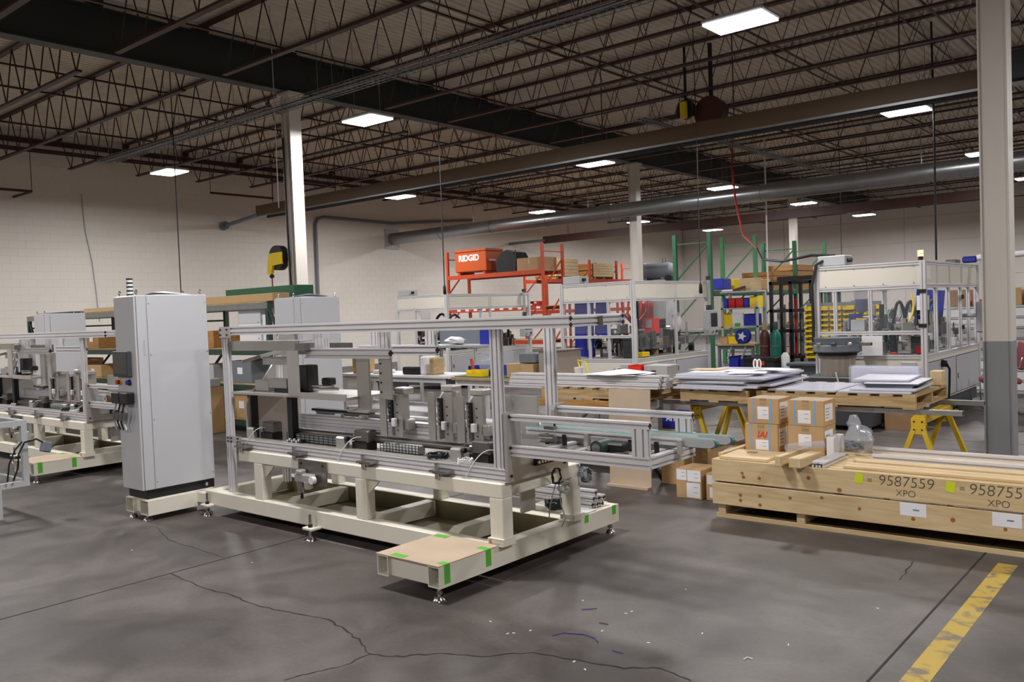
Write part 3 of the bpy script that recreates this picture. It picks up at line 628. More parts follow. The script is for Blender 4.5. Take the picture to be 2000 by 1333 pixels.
    part(t, 'cylinder', 'chrome', C((-3.48, 4.4, .87), (-3.36, 4.4, .87), .03, 12), smooth=True)
    part(t, 'sensor', 'steel', B(-3.42, 4.36, .935, -3.34, 4.4, .955)); part(t, 'stop_pin', 'black', C((-3.4, 4.45, .935), (-3.4, 4.45, .97), .008, 6))
    part(t, 'cable_loop', 'blackmatte', coil((-3.46, 4.52, .6), .05, 2, .006, .02, 'x', seed=4)); part(t, 'cable_loop', 'lightgrey', coil((-3.46, 4.57, .52), .04, 5, .004, .05, 'x', seed=5)); part(t, 'cable_drop', 'lightgrey', T([(-3.46, 4.56, .5), (-3.47, 4.58, .4), (-3.45, 4.6, .3), (-3.5, 4.62, .23)], .004, 5), T([(-3.46, 4.52, .55), (-3.5, 4.5, .4), (-3.55, 4.55, .3)], .004, 5))
    return t
m1 = machine('long machine of slotted aluminium on cream base, nearest, with brown step board')
m2 = clone(m1, (-5.2-6.63, 4.4+.3, 0), 'identical slotted aluminium machine on cream base, cut by the picture edge')
# things lying on the rear step of the near machine
solo('cable_coil', 'coiled black cable lying on the rear step of the near machine', 'cable', 'black', coil((-3.86, 5.08, .232), .1, 8, .009, .05, seed=11))
for i, (dy, dz) in enumerate(((0, 0), (.045, 0), (.09, 0), (.02, .042), (.065, .042), (.11, .042), (.05, .084))):
    p_ = thing('aluminium_profile', 'loose aluminium profile in the bundle on the rear step of the near machine', 'profile', (-4.0, 5.2+dy, .222+dz), group='profiles bundled on the rear step')
    q = part(p_, 'bar', 'alu', EX('x', -4.75+.03*i, -3.66+.015*(i % 3), 5.22+dy, .242+dz, .04, .04)); end_cap(q, 'x', -3.66+.015*(i % 3), 5.22+dy, .242+dz, .012)
solo('paper_sheet', 'white printed sheet beneath the bundled profiles on the rear step', 'paper', 'paper', B(-3.78, 5.0, .2215, -3.6, 5.19, .2225))
solo('cable_coil', 'small grey cable coil dangling over the bundled profiles', 'cable', 'midgrey', coil((-3.55, 4.95, .53), .05, 6, .005, .06, 'x', seed=6), T([(-3.55, 4.9, .61), (-3.55, 4.95, .55)], .005, 5))

# ================================================================ control cabinets
def cabinet(x, y, lab, hmi):
    """x, y: corner towards the camera; the body goes away in -x and +y"""
    t = thing('control_cabinet', lab, 'cabinet', (x, y, 0)); wx, wy, z0, z1 = .37, .69, .265, 1.975
    part(t, 'body', 'cabgrey', B(x-wx, y+.02, z0, x-.012, y+wy, z1, .006)); part(t, 'side_panel', 'cabgrey', B(x-.012, y+.115, z0+.005, x, y+wy-.004, z1-.005, .003)); part(t, 'side_strip', 'cabgrey', B(x-.012, y+.022, z0+.005, x-.003, y+.108, z1-.005, .003))
    d = part(t, 'door', 'cabgrey', B(x-wx, y, z0+.004, x-.006, y+.018, z1-.008, .004))
    bolts(t, 'midgrey', [(x, y+yy, z) for yy in (.13, .67) for z in (.33, .88, 1.45, 1.9)], 'x', .005, .003)
    part(t, 'hinge', 'lightgrey', B(x-.003, y+.07, 1.45, x, y+.085, 1.58))
    part(t, 'plinth', 'black', B(x-wx+.02, y+.04, .185, x-.02, y+wy, z0, .004)); part(t, 'plinth_clip', 'lightgrey', B(x-.02, y+wy-.09, .21, x-.017, y+wy-.07, .24))
    for xx, yy in ((x-.03, y+.04), (x-wx+.04, y+.04), (x-.03, y+wy-.05), (x-wx+.04, y+wy-.05)):
        part(t, 'lifting_eye', 'chrome', T([(xx+.016*cos(a*pi/5), yy, z1+.028+.016*sin(a*pi/5)) for a in range(10)], .005, 6, closed=True), C((xx, yy, z1), (xx, yy, z1+.014), .008, 8), smooth=True)
    if hmi:
        h = part(d, 'operator_panel', 'darkgrey', B(x-wx-.005, y-.035, 1.265, x-.09, y, 1.49, .006)); part(d, 'display', 'screen', B(x-wx+.02, y-.0365, 1.29, x-.115, y-.035, 1.47))
        for xx, mt in ((x-.32, 'red'), (x-.14, 'blue')): part(d, 'push_button', mt, C((xx, y, 1.215), (xx, y-.035, 1.215), .02, 12), smooth=True); part(d, 'button_ring', 'yellow' if mt == 'red' else 'black', C((xx, y, 1.215), (xx, y-.01, 1.215), .027, 12))
        for k in (0, 1): part(d, 'connector_housing', 'black', B(x-.37+.155*k, y-.07, 1.03, x-.225+.155*k, y, 1.13, .008))
        for k in range(4):
            part(d, 'plug_lead', ('lightgrey', 'black', 'black', 'lightgrey')[k], T([(x-.33+.07*k, y-.04, 1.03), (x-.34+.075*k, y-.06, .95), (x-.36+.06*k, y-.05, .86), (x-.32+.06*k, y-.05, .8)], .008, 6)); part(d, 'plug', 'steel', C((x-.34+.075*k, y-.06, .96), (x-.355+.065*k, y-.055, .89), .014, 8))
        b = part(t, 'base_tube', 'cream', hollow('y', y+.02, y+.62, x-.12, .05, x+.03, .18, .007)); part(t, 'base_tube', 'cream', hollow('y', y+.02, y+.62, x-.37, .05, x-.24, .18, .007)); part(t, 'base_plate', 'cream', B(x-.24, y+.05, .06, x-.12, y+.06, .17)); part(t, 'base_cross', 'cream', B(x-.37, y+.48, .085, x+.19, y+.58, .18, .005)); part(t, 'base_skin', 'cream', B(x-.36, y+.04, .18, x+.02, y+.66, .185))
        for q in ((x-.05, y+.05), (x-.3, y+.05), (x-.3, y+.6)): level_foot(t, q[0], q[1], z=.05)
    else:
        part(t, 'base_skid', 'cream', B(x-wx, y+.02, 0, x-.02, y+.1, .185)); part(t, 'base_skid', 'cream', B(x-wx, y+wy-.1, 0, x-.02, y+wy-.02, .185))
    return t
cabinet(-7.25, 3.585, 'tall light grey control cabinet with operator panel beside the near machine', True)
c3 = cabinet(-8.4, 6.05, 'plain grey control cabinet in front of the white column', False)
clone(c3, (-15.1, 5.92, 0), 'plain grey control cabinet beside the dark shelving, farthest of three')
# papers / stack light on the cabinets
solo('drawing_sheets', 'curled white drawing sheets on top of the cabinet with operator panel', 'paper', 'paper', ([(-7.55, 3.8, 1.977), (-7.3, 3.78, 2.0), (-7.3, 4.15, 1.977), (-7.55, 4.18, 1.99), (-7.4, 3.95, 2.012), (-7.38, 4.0, 1.977)], [(0, 1, 4, 3), (1, 2, 3, 4), (0, 5, 2, 1)]), B(-7.54, 3.8, 1.976, -7.3, 4.15, 1.98))
solo('drawing_sheets', 'white drawing sheets on top of the plain cabinet by the column', 'paper', 'paper', B(-8.7, 6.25, 1.976, -8.45, 6.6, 1.985), ([(-8.7, 6.2, 1.985), (-8.42, 6.3, 2.02), (-8.42, 6.62, 1.985)], [(0, 1, 2)]))
t = thing('signal_tower', 'black and white striped signal tower on the tall cabinet', 'signal light', (-7.58, 3.72, 1.976))
part(t, 'mount', 'black', C((-7.58, 3.72, 1.976), (-7.58, 3.72, 1.996), .03, 16), smooth=True)
for i in range(4): part(t, 'lens', 'white', C((-7.58, 3.72, 1.996+.035*i), (-7.58, 3.72, 2.017+.035*i), .026, 16), smooth=True); part(t, 'ring', 'black', C((-7.58, 3.72, 2.017+.035*i), (-7.58, 3.72, 2.031+.035*i), .028, 16), smooth=True)
# cart frame at the picture edge
t = thing('cart_frame', 'pale open cart frame with hanging plug at the picture edge', 'frame', (-8.8, 2.75, 0))
def gp(n, m_, *s): return part(t, n, m_, *s)
for z in (.27, .83): gp('frame_bar', 'lightgrey', B(-8.58, 2.3, z, -8.53, 3.1, z+.05)); gp('frame_bar', 'lightgrey', B(-9.25, 3.1, z, -8.58, 3.15, z+.05)); gp('frame_bar', 'lightgrey', B(-9.3, 2.3, z, -9.25, 3.1, z+.05))
for x in (-9.3, -8.58):
    gp('frame_post', 'lightgrey', B(x, 3.1, .27, x+.05, 3.15, .88)); gp('leg', 'lightgrey', B(x, 2.86, 0, x+.05, 2.91, .27)); gp('leg', 'lightgrey', B(x, 2.33, 0, x+.05, 2.38, .27))
gp('plug_cable', 'black', T([(-8.5, 3.0, .34), (-8.49, 3.04, .45), (-8.48, 3.05, .58), (-8.47, 3.1, .68), (-8.46, 3.2, .7), (-8.46, 3.26, .66)], .009, 6), T([(-8.5, 2.95, .34), (-8.49, 2.97, .5), (-8.48, 3.02, .62), (-8.47, 3.08, .69)], .008, 6)); gp('plug_head', 'midgrey', rot(B(-8.5, 3.24, .57, -8.42, 3.32, .67, .01), -.3, (-8.46, 3.27, .62), 'X'))
# ================================================================ pine crate with what lies on it
t = thing('pine_crate', 'long pine crate on skids with handwritten numbers beside the column', 'crate', (-1.4, 6.75, 0)); CX0, CX1, CY0, CY1 = -3.2, .5, 6.24, 7.12
for z0, z1, m_ in ((.294, .468, 'pine'), (.108, .282, 'pine')):
    b = part(t, 'board', m_, B(CX0, CY0, z0, CX1, CY0+.035, z1, .003)); part(t, 'board', m_, B(CX0, CY1-.035, z0, CX1, CY1, z1, .003)); part(t, 'end_board', 'pine_y', B(CX0+.004, CY0+.035, z0, CX0+.036, CY1-.035, z1)); part(t, 'end_board', 'pine_y', B(CX1-.036, CY0+.035, z0, CX1, CY1-.035, z1))
KN = ((-2.94, .375), (-2.93, .345), (-2.8, .348), (-2.415, .388), (-2.19, .32), (-2.96, .2), (-2.96, .158), (-2.8, .21), (-2.56, .222), (-2.32, .25), (-2.05, .2), (-1.69, .172), (-1.44, .197), (-2.8, .14), (-1.13, .174))
for x, z in KN: part(t, 'knot', 'knot', C((x, CY0, z), (x, CY0-.0012, z), .011+.006*((x*37) % 1), 12))
for i in range(9): part(t, 'lid_plank', 'pine', B(CX0+.02, 6.28+i*.09, .455, CX1-.02, 6.365+i*.09, .47))
part(t, 'bottom_board', 'pine', B(CX0+.02, 6.26, 0, CX1, 6.34, .03)); part(t, 'bottom_board', 'pine', B(CX0+.02, 7.02, 0, CX1, 7.1, .03)); part(t, 'bottom_board', 'pine', B(CX0+.02, 6.71, 0, CX1, 6.79, .03))
for x in (-3.16, -2.52, -.9, .3): part(t, 'skid_block', 'pine_y', B(x, 6.26, .03, x+.06, 7.1, .108))
for x, z in ((-2.05, .42), (-1.45, .418)): part(t, 'sticker', 'sticker', rot(B(x-.028, CY0-.0015, z-.035, x+.028, CY0, z+.035), .12, (x, CY0, z), 'Y'), label='yellow-green square sticker')
text(t, 'handwriting', '9587559', 'handink', .105, (-1.735, CY0-.001, .42), shear=.1, off=-.0018); text(t, 'handwriting', 'XPO', 'handink', .065, (-1.735, CY0-.001, .342), off=-.001); text(t, 'handwriting', '958755', 'handink', .105, (-1.185, CY0-.001, .415), shear=.1, off=-.0018); text(t, 'handwriting', 'XPO', 'handink', .065, (-1.165, CY0-.001, .336), off=-.001)
for x in (-1.99, -1.395): part(t, 'scribble', 'handink', *[B(x, CY0-.0012, .405+.009*i, x+.03, CY0, .408+.009*i) for i in range(3)], kind='stuff')
for x, z in ((-1.69, .235), (-1.12, .235)):
    k = part(t, 'shipping_label', 'paper', B(x-.085, CY0-.0015, z-.045, x+.085, CY0, z+.045)); part(k, 'print_line', 'midgrey', B(x+.0, CY0-.002, z-.005, x+.04, CY0-.0015, z+.004))
# timber on the crate
solo('plywood_sheet', 'pale plywood sheet flat on the crate in front of the cartons', 'plywood', 'plywood', rot(B(-3.15, 6.27, .471, -2.76, 6.66, .49), .04, (-2.95, 6.5, .48)))
solo('pine_batten', 'pine batten along the end of the crate beside the plywood', 'timber', 'pine_y', B(-3.2, 6.36, .471, -3.155, 7.0, .5, .003))
solo('timber_block', 'long pine offcut on the crate before the second carton stack', 'timber', 'pine_y', rot(B(-2.62, 6.14, .471, -2.57, 6.66, .55, .004), -.04, (-2.6, 6.4, .5)))
solo('timber_block', 'short square pine offcut beside the profile ends', 'timber', 'pine_y', rot(B(-2.515, 6.14, .471, -2.42, 6.5, .545, .004), -.06, (-2.46, 6.3, .5)))
solo('offcut', 'small yellowish wood chip on the plywood sheet', 'timber', 'oldwood', rot(B(-3.02, 6.5, .491, -2.94, 6.55, .498), .3, (-2.98, 6.52, .49)))
solo('wrapped_roll', 'clear wrapped roll lying on the pine offcuts', 'roll', 'plastic', C((-2.62, 6.35, .583), (-2.44, 6.62, .583), .03, 12), smooth=True)
for i, (x0, y, lab, m_) in enumerate(((-2.39, 6.26, 'short aluminium profile lying beside the square offcut', 'alu'), (-2.34, 6.26, 'short aluminium profile against the ends of the pale laths', 'alu'), (-2.1, 6.72, 'aluminium profile along the middle of the crate top', 'alu'), (-2.2, 7.06, 'aluminium profile along the rear edge of the crate top', 'alu'))):
    p_ = thing('aluminium_profile', lab, 'profile', (x0, y, .471))
    if i < 2: part(p_, 'bar', m_, EX('y', 6.25, 6.72, x0+.02, .491, .04, .04)); part(p_, 'end_face', 'black', C((x0+.02, 6.2485, .491), (x0+.02, 6.25, .491), .007, 8))
    else: part(p_, 'bar', m_, EX('x', x0, .4, y, .495, .05, .048, .05)); part(p_, 'end_face', 'black', C((x0-.001, y, .495), (x0, y, .495), .006, 8))
for i, (y, x0, h) in enumerate(((6.3, -2.18, .02), (6.39, -2.2, .02), (6.48, -2.15, .03), (6.58, -2.2, .02), (6.78, -2.08, .02), (6.88, -2.1, .02))):
    solo('pine_lath', ('pale pine slat just behind the front profiles', 'second pale pine slat on the crate top', 'thicker third pine slat on the crate top', 'fourth pine slat before the middle profile', 'pine slat right behind the middle profile', 'rearmost pine slat before the back profile')[i], 'lath', 'pine', B(x0, y, .471, .4, y+.075, .471+h, .003))
def carton(name, lab, x, y, z, w, d, h, m_='cardboard', strap=True, tags=(), logo=None, side=True):
    """x, y, z: near corner (larger x, smaller y)"""
    t = thing(name, lab, 'box', (x-w/2, y+d/2, z)); part(t, 'box', m_, B(x-w, y, z, x, y+d, z+h, .003))
    part(t, 'packing_tape', 'oldwood', B(x-w/2-.03, y-.0004, z+h*.55, x-w/2+.03, y, z+h), B(x-w/2-.03, y-.001, z+h, x-w/2+.03, y+d, z+h+.0005))
    if strap:
        for k in (.17, .72): part(t, 'strap', 'tapeblue', B(x-w+w*k, y-.0008, z+.003, x-w+w*k+.016, y, z+h), B(x-w+w*k, y-.0008, z+h, x-w+w*k+.016, y+d, z+h+.0009))
    for a, b, c_, e in tags:
        k = part(t, 'label_sheet', 'paper', B(x-w+w*a, y-.0014, z+h*b, x-w+w*c_, y-.0006, z+h*e))
        for j in (.35, .7): part(k, 'print_line', 'midgrey', B(x-w+w*(a+(c_-a)*.5), y-.002, z+h*(b+(e-b)*j), x-w+w*(a+(c_-a)*.85), y-.0014, z+h*(b+(e-b)*j)+.003))
    if side:
        k = part(t, 'side_label', 'paper', B(x, y+d*.1, z+h*.2, x+.001, y+d*.75, z+h*.85))
        for j in range(4): part(k, 'print_line', 'midgrey', B(x+.001, y+d*.15, z+h*(.3+.12*j), x+.0015, y+d*(.4+.08*(j % 2)), z+h*(.33+.12*j)))
    if logo: text(t, 'logo', logo, 'inkred', h*.32, (x-w*.48, y-.0012, z+h*.6), shear=.25, off=.001)
    return t
carton('carton', 'lower strapped carton with red logo on the crate', -2.855, 6.74, .471, .285, .27, .225, tags=((.33, .05, .72, .42),), logo='IAI')
carton('carton', 'upper strapped carton on top of the red-logo carton', -2.845, 6.75, .698, .27, .26, .21, tags=((.32, .18, .68, .68),))
carton('carton', 'lower carton of the second stack, beside the plastic bag', -2.47, 6.72, .471, .29, .27, .23, strap=False, tags=((.3, .3, .66, .72),))
carton('carton', 'upper blue-strapped carton of the second stack', -2.465, 6.72, .703, .29, .26, .205, tags=((.28, .1, .64, .62),))
def blob(c, r, n=10, k=6, seed=1, flat=1.0, amp=.25):
    rd = random.Random(seed); V = []; F = []
    for i in range(k+1):
        th = pi*i/k
        for j in range(n):
            q = 1+amp*(rd.random()-.5)*2; V.append((c[0]+r[0]*sin(th)*cos(2*pi*j/n)*q, c[1]+r[1]*sin(th)*sin(2*pi*j/n)*q, c[2]+r[2]*cos(th)*(q if 0 < i < k else 1)))
    for i in range(k):
        for j in range(n): F.append((i*n+j, (i+1)*n+j, (i+1)*n+(j+1) % n, i*n+(j+1) % n))
    return V, F
t = thing('plastic_bag', 'crumpled clear plastic bag holding grey cable beside the cartons', 'bag', (-2.28, 6.88, .471))
part(t, 'film', 'plastic', blob((-2.25, 6.9, .6), (.11, .1, .115), seed=4), blob((-2.3, 6.9, .72), (.05, .05, .07), seed=5), smooth=True); part(t, 'cable_inside', 'midgrey', coil((-2.28, 6.87, .53), .06, 6, .01, .05, seed=8))
solo('white_board', 'white sheet standing under the plastic bag beside the carton', 'sheet', 'white', B(-2.46, 6.74, .471, -2.4, 6.98, .62, .003))
# boxes beside the crate
carton('carton', 'small labelled carton on the floor beside the crate end', -3.55, 6.72, 0, .245, .3, .26, strap=False, tags=((.02, .62, .42, .98), (.45, .6, .98, .98), (.42, .05, .95, .55)), side=False)
carton('carton', 'narrow labelled carton wedged between crate and small carton', -3.3, 6.75, 0, .22, .3, .235, strap=False, tags=((.05, .6, .7, .95), (.15, .1, .6, .5)), side=False)
carton('flat_carton', 'large brown carton lying behind the crate end, sheet on top', -3.24, 7.14, 0, .46, .4, .36, 'cardboard2', False, (), side=False)
solo('loose_sheet', 'white folded sheet on the large brown carton', 'paper', 'paper', rot(B(-3.58, 7.22, .361, -3.32, 7.42, .366), .15, (-3.45, 7.3, .36)))
carton('open_carton', 'open brown carton behind the conveyor end under the table', -3.3, 7.7, 0, .4, .45, .36, 'cardboard2', False, (), side=False)
carton('carton', 'tall tan carton standing between the sawhorse legs', -3.6, 8.75, 0, .4, .35, .62, 'cardboard', False, (), side=False)
carton('carton', 'low brown carton with yellow papers behind the conveyor', -3.86, 7.68, 0, .28, .45, .3, 'cardboard2', False, (), side=False)
solo('yellow_papers', 'yellow and white papers spread on the low brown carton', 'paper', 'yellow', rot(B(-4.1, 7.72, .301, -3.9, 7.9, .305), .2, (-4.0, 7.8, .3))); solo('white_papers', 'white packing paper beside the yellow papers', 'paper', 'paper', rot(B(-4.08, 7.95, .301, -3.92, 8.1, .31), -.2, (-4.0, 8.0, .3)))
solo('cardboard_flap', 'torn tan cardboard pieces on the open carton', 'cardboard', 'cardboard', rot(B(-3.68, 7.75, .361, -3.38, 8.05, .37), .25, (-3.5, 7.9, .36)))
# ---------------------------------------------------------------- sawhorse table with pallets of panels
def sawhorse(x, y, lab, m_='sawyellow', ln=.85):
    t = thing('sawhorse', lab, 'sawhorse', (x, y, 0)); part(t, 'top_beam', m_, B(x-.045, y-ln/2, .685, x+.045, y+ln/2, .75, .004))
    for s in (-1, 1):
        k = part(t, 'bracket', m_, B(x-.055, y+s*(ln/2)-.012, .6, x+.055, y+s*(ln/2)+.012, .735, .004)); bolts(k, 'black', [(x+a, y+s*ln/2-.012, z) for a in (-.03, .03) for z in (.705, .64)], 'y', .008, .004)
        for a in (-1, 1): part(t, 'leg', m_, bar((x+a*.03, y+s*(ln/2-.01), .66), (x+a*.26, y+s*(ln/2+.06), 0.0), .045, .035))
    return t
sawhorse(-1.92, 7.72, 'yellow sawhorse under the table end beside the column')
sawhorse(-3.98, 7.9, 'yellow sawhorse under the stack of grey panels'); sawhorse(-4.28, 9.3, 'yellow sawhorse standing free behind the crowded table end')
for y, lab in ((7.38, 'grey metal beam laid across the sawhorses, nearer one'), (8.15, 'grey metal beam laid across the sawhorses, farther one')):
    solo('support_beam', lab, 'beam', 'galv', hollow('x', -4.3, -1.62, y, .751, y+.06, .79, .004))
def pallet(x0, y0, x1, y1, z, lab, m_='oldwood', n=5):
    t = thing('pallet', lab, 'pallet', ((x0+x1)/2, (y0+y1)/2, z)); w = (y1-y0)
    for i in range(3): part(t, 'stringer', m_, B(x0, y0+i*(w-.04)/2, z+.018, x1, y0+.04+i*(w-.04)/2, z+.1))
    l = x1-x0; k = max(4, int(l/.16))
    for i in range(k): part(t, 'deck_board', m_, B(x0+i*(l-.1)/(k-1), y0, z+.1, x0+.1+i*(l-.1)/(k-1), y1, z+.118))
    for i in range(3): part(t, 'bottom_board', m_, B(x0+i*(l-.1)/2, y0, z, x0+.1+i*(l-.1)/2, y1, z+.018))
    return t
pallet(-4.05, 7.3, -3.36, 8.25, .791, 'wooden pallet under the stack of wrapped grey panels'); pallet(-3.3, 7.34, -1.95, 8.35, .791, 'wooden pallet with split boards at the table end')
for i in range(7):
    dx = (i*37 % 5)*.012-.02; w = -3.28 if i > 1 else -3.36
    t = thing('packaged_sheet', ('lowest wrapped panel of the tall stack on the pallet', 'second wrapped panel from the bottom of the tall stack', 'third wrapped panel from the bottom of the tall stack', 'fourth wrapped panel, middle of the tall stack', 'fifth wrapped panel from the bottom of the tall stack', 'wrapped panel second from the top of the tall stack', 'topmost wrapped panel under the loose drawings')[i], 'panel', (-3.7, 7.8,   .91+i*.02), group='wrapped panels in the tall stack')
    part(t, 'panel', 'panelgrey', rot(B(-4.08+dx, 7.28+dx, .91+i*.02, -3.36+.09*(i % 3)+dx, 8.25, .923+i*.02, .002), .03*((i % 3)-1), (-3.7, 7.8, .9))); part(t, 'film', 'filmwhite', rot(B(-4.08+dx, 7.28+dx, .923+i*.02, -3.36+.09*(i % 3)+dx, 8.25, .9295+i*.02, .002), .03*((i % 3)-1), (-3.7, 7.8, .9)))
for i, (x, y, a, lab, m_) in enumerate(((-3.9, 7.6, .2, 'white drawing sheet on the left of the panel stack', 'paper'), (-3.65, 7.75, -.15, 'white drawing sheet in the middle of the panel stack', 'paper'), (-3.45, 7.5, .35, 'white sheet overhanging the front edge of the panel stack', 'paper'), (-4.0, 7.8, .1, 'yellowish sheet at the back of the panel stack', 'pine'), (-3.3, 7.85, -.3, 'white sheet near the right corner of the panel stack', 'paper'))):
    solo('drawing_sheet', lab, 'paper', m_, rot(B(x-.17, y-.12, 1.0515+i*.003, x+.17, y+.12, 1.0535+i*.003), a, (x, y, 1.05)))
t = thing('tape_roll', 'white ring handle sticking up from the panel stack', 'roll', (-3.6, 8.05, 1.052))
for d in (0, .04): part(t, 'ring', 'white', T([(-3.62+d+.018*cos(a*pi/6), 8.05, 1.10+.045*sin(a*pi/6)) for a in range(12)], .007, 6, closed=True), smooth=True)
for i, (x0, x1, y0, y1, z, lab) in enumerate(((-3.2, -2.6, 7.36, 8.1, .91, 'white film-covered panel flat on the end pallet, nearer the stack'), (-2.58, -2.0, 7.36, 8.0, .91, 'white film-covered panel flat at the pallet end'), (-2.5, -1.98, 7.4, 8.05, .93, 'second white panel on the end pallet pile'), (-2.42, -1.99, 7.5, 8.1, .969, 'upper white panel of the end pallet pile'), (-2.55, -2.1, 7.62, 8.2, .99, 'topmost white panel of the end pallet pile'))):
    t = thing('coated_sheet', lab, 'panel', ((x0+x1)/2, (y0+y1)/2, z)); part(t, 'panel', 'panelgrey' if i != 3 else 'darkgrey', rot(B(x0, y0, z, x1, y1, z+.012, .002), .02*i, ((x0+x1)/2, (y0+y1)/2, z))); part(t, 'film', 'filmwhite', rot(B(x0, y0, z+.012, x1, y1, z+.018, .002), .02*i, ((x0+x1)/2, (y0+y1)/2, z)))
solo('foam_spacer', 'dark foam strip between the white panels at the pallet end', 'strip', 'midgrey', B(-2.4, 7.52, .949, -2.02, 7.6, .968))
t = thing('wrapped_tube', 'long plastic-wrapped box at the back of the end pallet', 'box', (-2.45, 8.25, .91)); part(t, 'box', 'filmwhite', B(-2.75, 8.22, .912, -2.15, 8.32, 1.07, .01)); part(t, 'wrap', 'plastic', B(-2.77, 8.21, .91, -2.13, 8.33, 1.078, .015))
solo('wood_block', 'short pine block on the corner of the end pallet', 'timber', 'pine_y', B(-2.05, 8.18, .91, -1.95, 8.32, 1.04, .004))
# ---------------------------------------------------------------- bench of long profiles behind the conveyor
pallet(-5.5, 7.0, -4.32, 7.8, .80, 'wooden pallet under the long aluminium bars')
t = thing('timber_rack', 'low timber stand carrying the pallet of aluminium bars', 'stand', (-4.9, 7.4, 0))
for y in (6.95, 7.8): part(t, 'rail', 'rackwood', B(-5.6, y, .73, -4.3, y+.05, .80, .003))
for x in (-5.4, -4.6):
    for y in (6.95, 7.8): part(t, 'leg', 'lightgrey', B(x, y+.003, 0, x+.045, y+.047, .73))
    part(t, 'brace', 'lightgrey', bar((x+.02, 7.0, .3), (x+.02, 7.8, .65), .03))
for i in range(10):
    r, k = divmod(i, 4); p_ = thing('aluminium_bar', ('long aluminium bar in the lowest row on the pallet', 'long aluminium bar in the middle row on the pallet', 'long aluminium bar in the top row on the pallet')[r], 'profile', (-5, 7.1+.07*k, .919+.042*r), group=('bottom row of bars', 'middle row of bars', 'top row of bars')[r])
    part(p_, 'bar', 'alu', EX('x', -6.0+.02*k, -4.16+.012*((i*7) % 4), 7.1+.07*k+.02*r, .939+.042*r, .06, .04))
solo('drawing_sheets', 'open white drawing sheets on the long aluminium bars', 'paper', 'paper', ([(-5.0, 7.1, 1.05), (-4.7, 7.0, 1.05), (-4.35, 7.12, 1.05), (-4.35, 7.4, 1.05), (-4.7, 7.35, 1.09), (-4.95, 7.4, 1.05), (-4.72, 7.15, 1.075)], [(0, 1, 6), (0, 6, 4, 5), (1, 2, 3, 6), (6, 3, 4)]), B(-5.0, 7.05, 1.046, -4.4, 7.38, 1.05))
t = thing('cardboard_sheet', 'tall brown cardboard sheet leaning upright before the bars', 'cardboard', (-4.4, 6.95, 0)); part(t, 'sheet', 'hardboard', rot(B(-4.62, 6.9, .02, -4.16, 6.91, .93), -.03, (-4.4, 6.9, 0), 'X')); part(t, 'folded_foot', 'hardboard', rot(B(-4.62, 6.83, 0, -4.16, 6.9, .02), 0, (0, 0, 0)))
solo('tripod_leg', 'black strut standing on the floor behind the brown sheet', 'strut', 'black', bar((-4.23, 7.25, 0), (-4.35, 7.1, .3), .03))
carton('carton', 'plain tan carton under the blue printed box', -3.97, 7.19, 0, .25, .16, .53, 'cardboard', False, (), side=False)
t = thing('printed_box', 'blue and white printed box behind the upright brown sheet', 'box', (-4.1, 7.27, .531)); part(t, 'box', 'blue', B(-4.2, 7.2, .531, -3.98, 7.34, .7, .004)); text(t, 'lettering', 'AIT', 'white', .07, (-4.1, 7.199, .63), off=.002)
# ================================================================ enclosed machines further back
def mech(t, seed, x0, x1, y0, y1, z, n, zmax=.7, light=False):
    rd = random.Random(seed); ms = ['alu_dark', 'black', 'steel', 'blackmatte', 'alu_plate', 'darkgrey', 'midgrey', 'chrome', 'alu_dark', 'black', 'steel', 'oldwood']
    if light: ms = ['alu_plate', 'chrome', 'steel', 'white', 'alu', 'black', 'alu_plate', 'lightgrey', 'chrome', 'darkgrey']; zmax = .5
    part(t, 'machine_table', 'alu_plate', B(x0, y0, z-.03, x1, y1, z)); part(t, 'turret_plate', 'steel', C(((x0+x1)/2, (y0+y1)/2, z+.12), ((x0+x1)/2, (y0+y1)/2, z+.15), min(x1-x0, y1-y0)*.42, 28)); part(t, 'turret_base', 'black', C(((x0+x1)/2, (y0+y1)/2, z), ((x0+x1)/2, (y0+y1)/2, z+.12), .2, 18))
    for i in range(n):
        x = rd.uniform(x0+.05, x1-.05); y = rd.uniform(y0+.05, y1-.05); k = rd.random(); m_ = rd.choice(ms); zz = z+rd.choice((0, 0, .15, .15, .3))
        if k < .3: w, d, h = rd.uniform(.03, .14), rd.uniform(.03, .14), rd.uniform(.05, .2); part(t, 'tool_block', m_, B(x-w/2, y-d/2, zz, x+w/2, y+d/2, zz+h, .004))
        elif k < .52: part(t, 'actuator', m_, C((x, y, zz), (x, y, zz+rd.uniform(.12, .4)), rd.uniform(.015, .05), 10), smooth=True)
        elif k < .68: a = rd.choice((0, 1)); l = rd.uniform(.12, .4); part(t, 'cross_slide', m_, C((x-l/2 if a else x, y if a else y-l/2, zz+.18), (x+l/2 if a else x, y if a else y+l/2, zz+.18), rd.uniform(.01, .025), 8))
        elif k < .84: h = rd.uniform(.25, zmax); part(t, 'upright', rd.choice(('alu_plate', 'alu', 'steel', 'chrome') if light else ('alu_plate', 'black', 'blackmatte', 'steel')), B(x-.02, y-.025, z, x+.02, y+.025, z+h)); part(t, 'slide_head', m_, B(x-.06, y-.1, z+h-.18, x+.06, y-.03, z+h-.02, .004))
        else: part(t, 'hose', rd.choice(('black', 'lightgrey', 'black', 'belt')), T(arc((x, y, zz+.1), (x+rd.uniform(-.25, .25), y+rd.uniform(-.25, .25), zz+rd.uniform(0, .15)), -rd.uniform(.08, .25), 8), .007, 5))
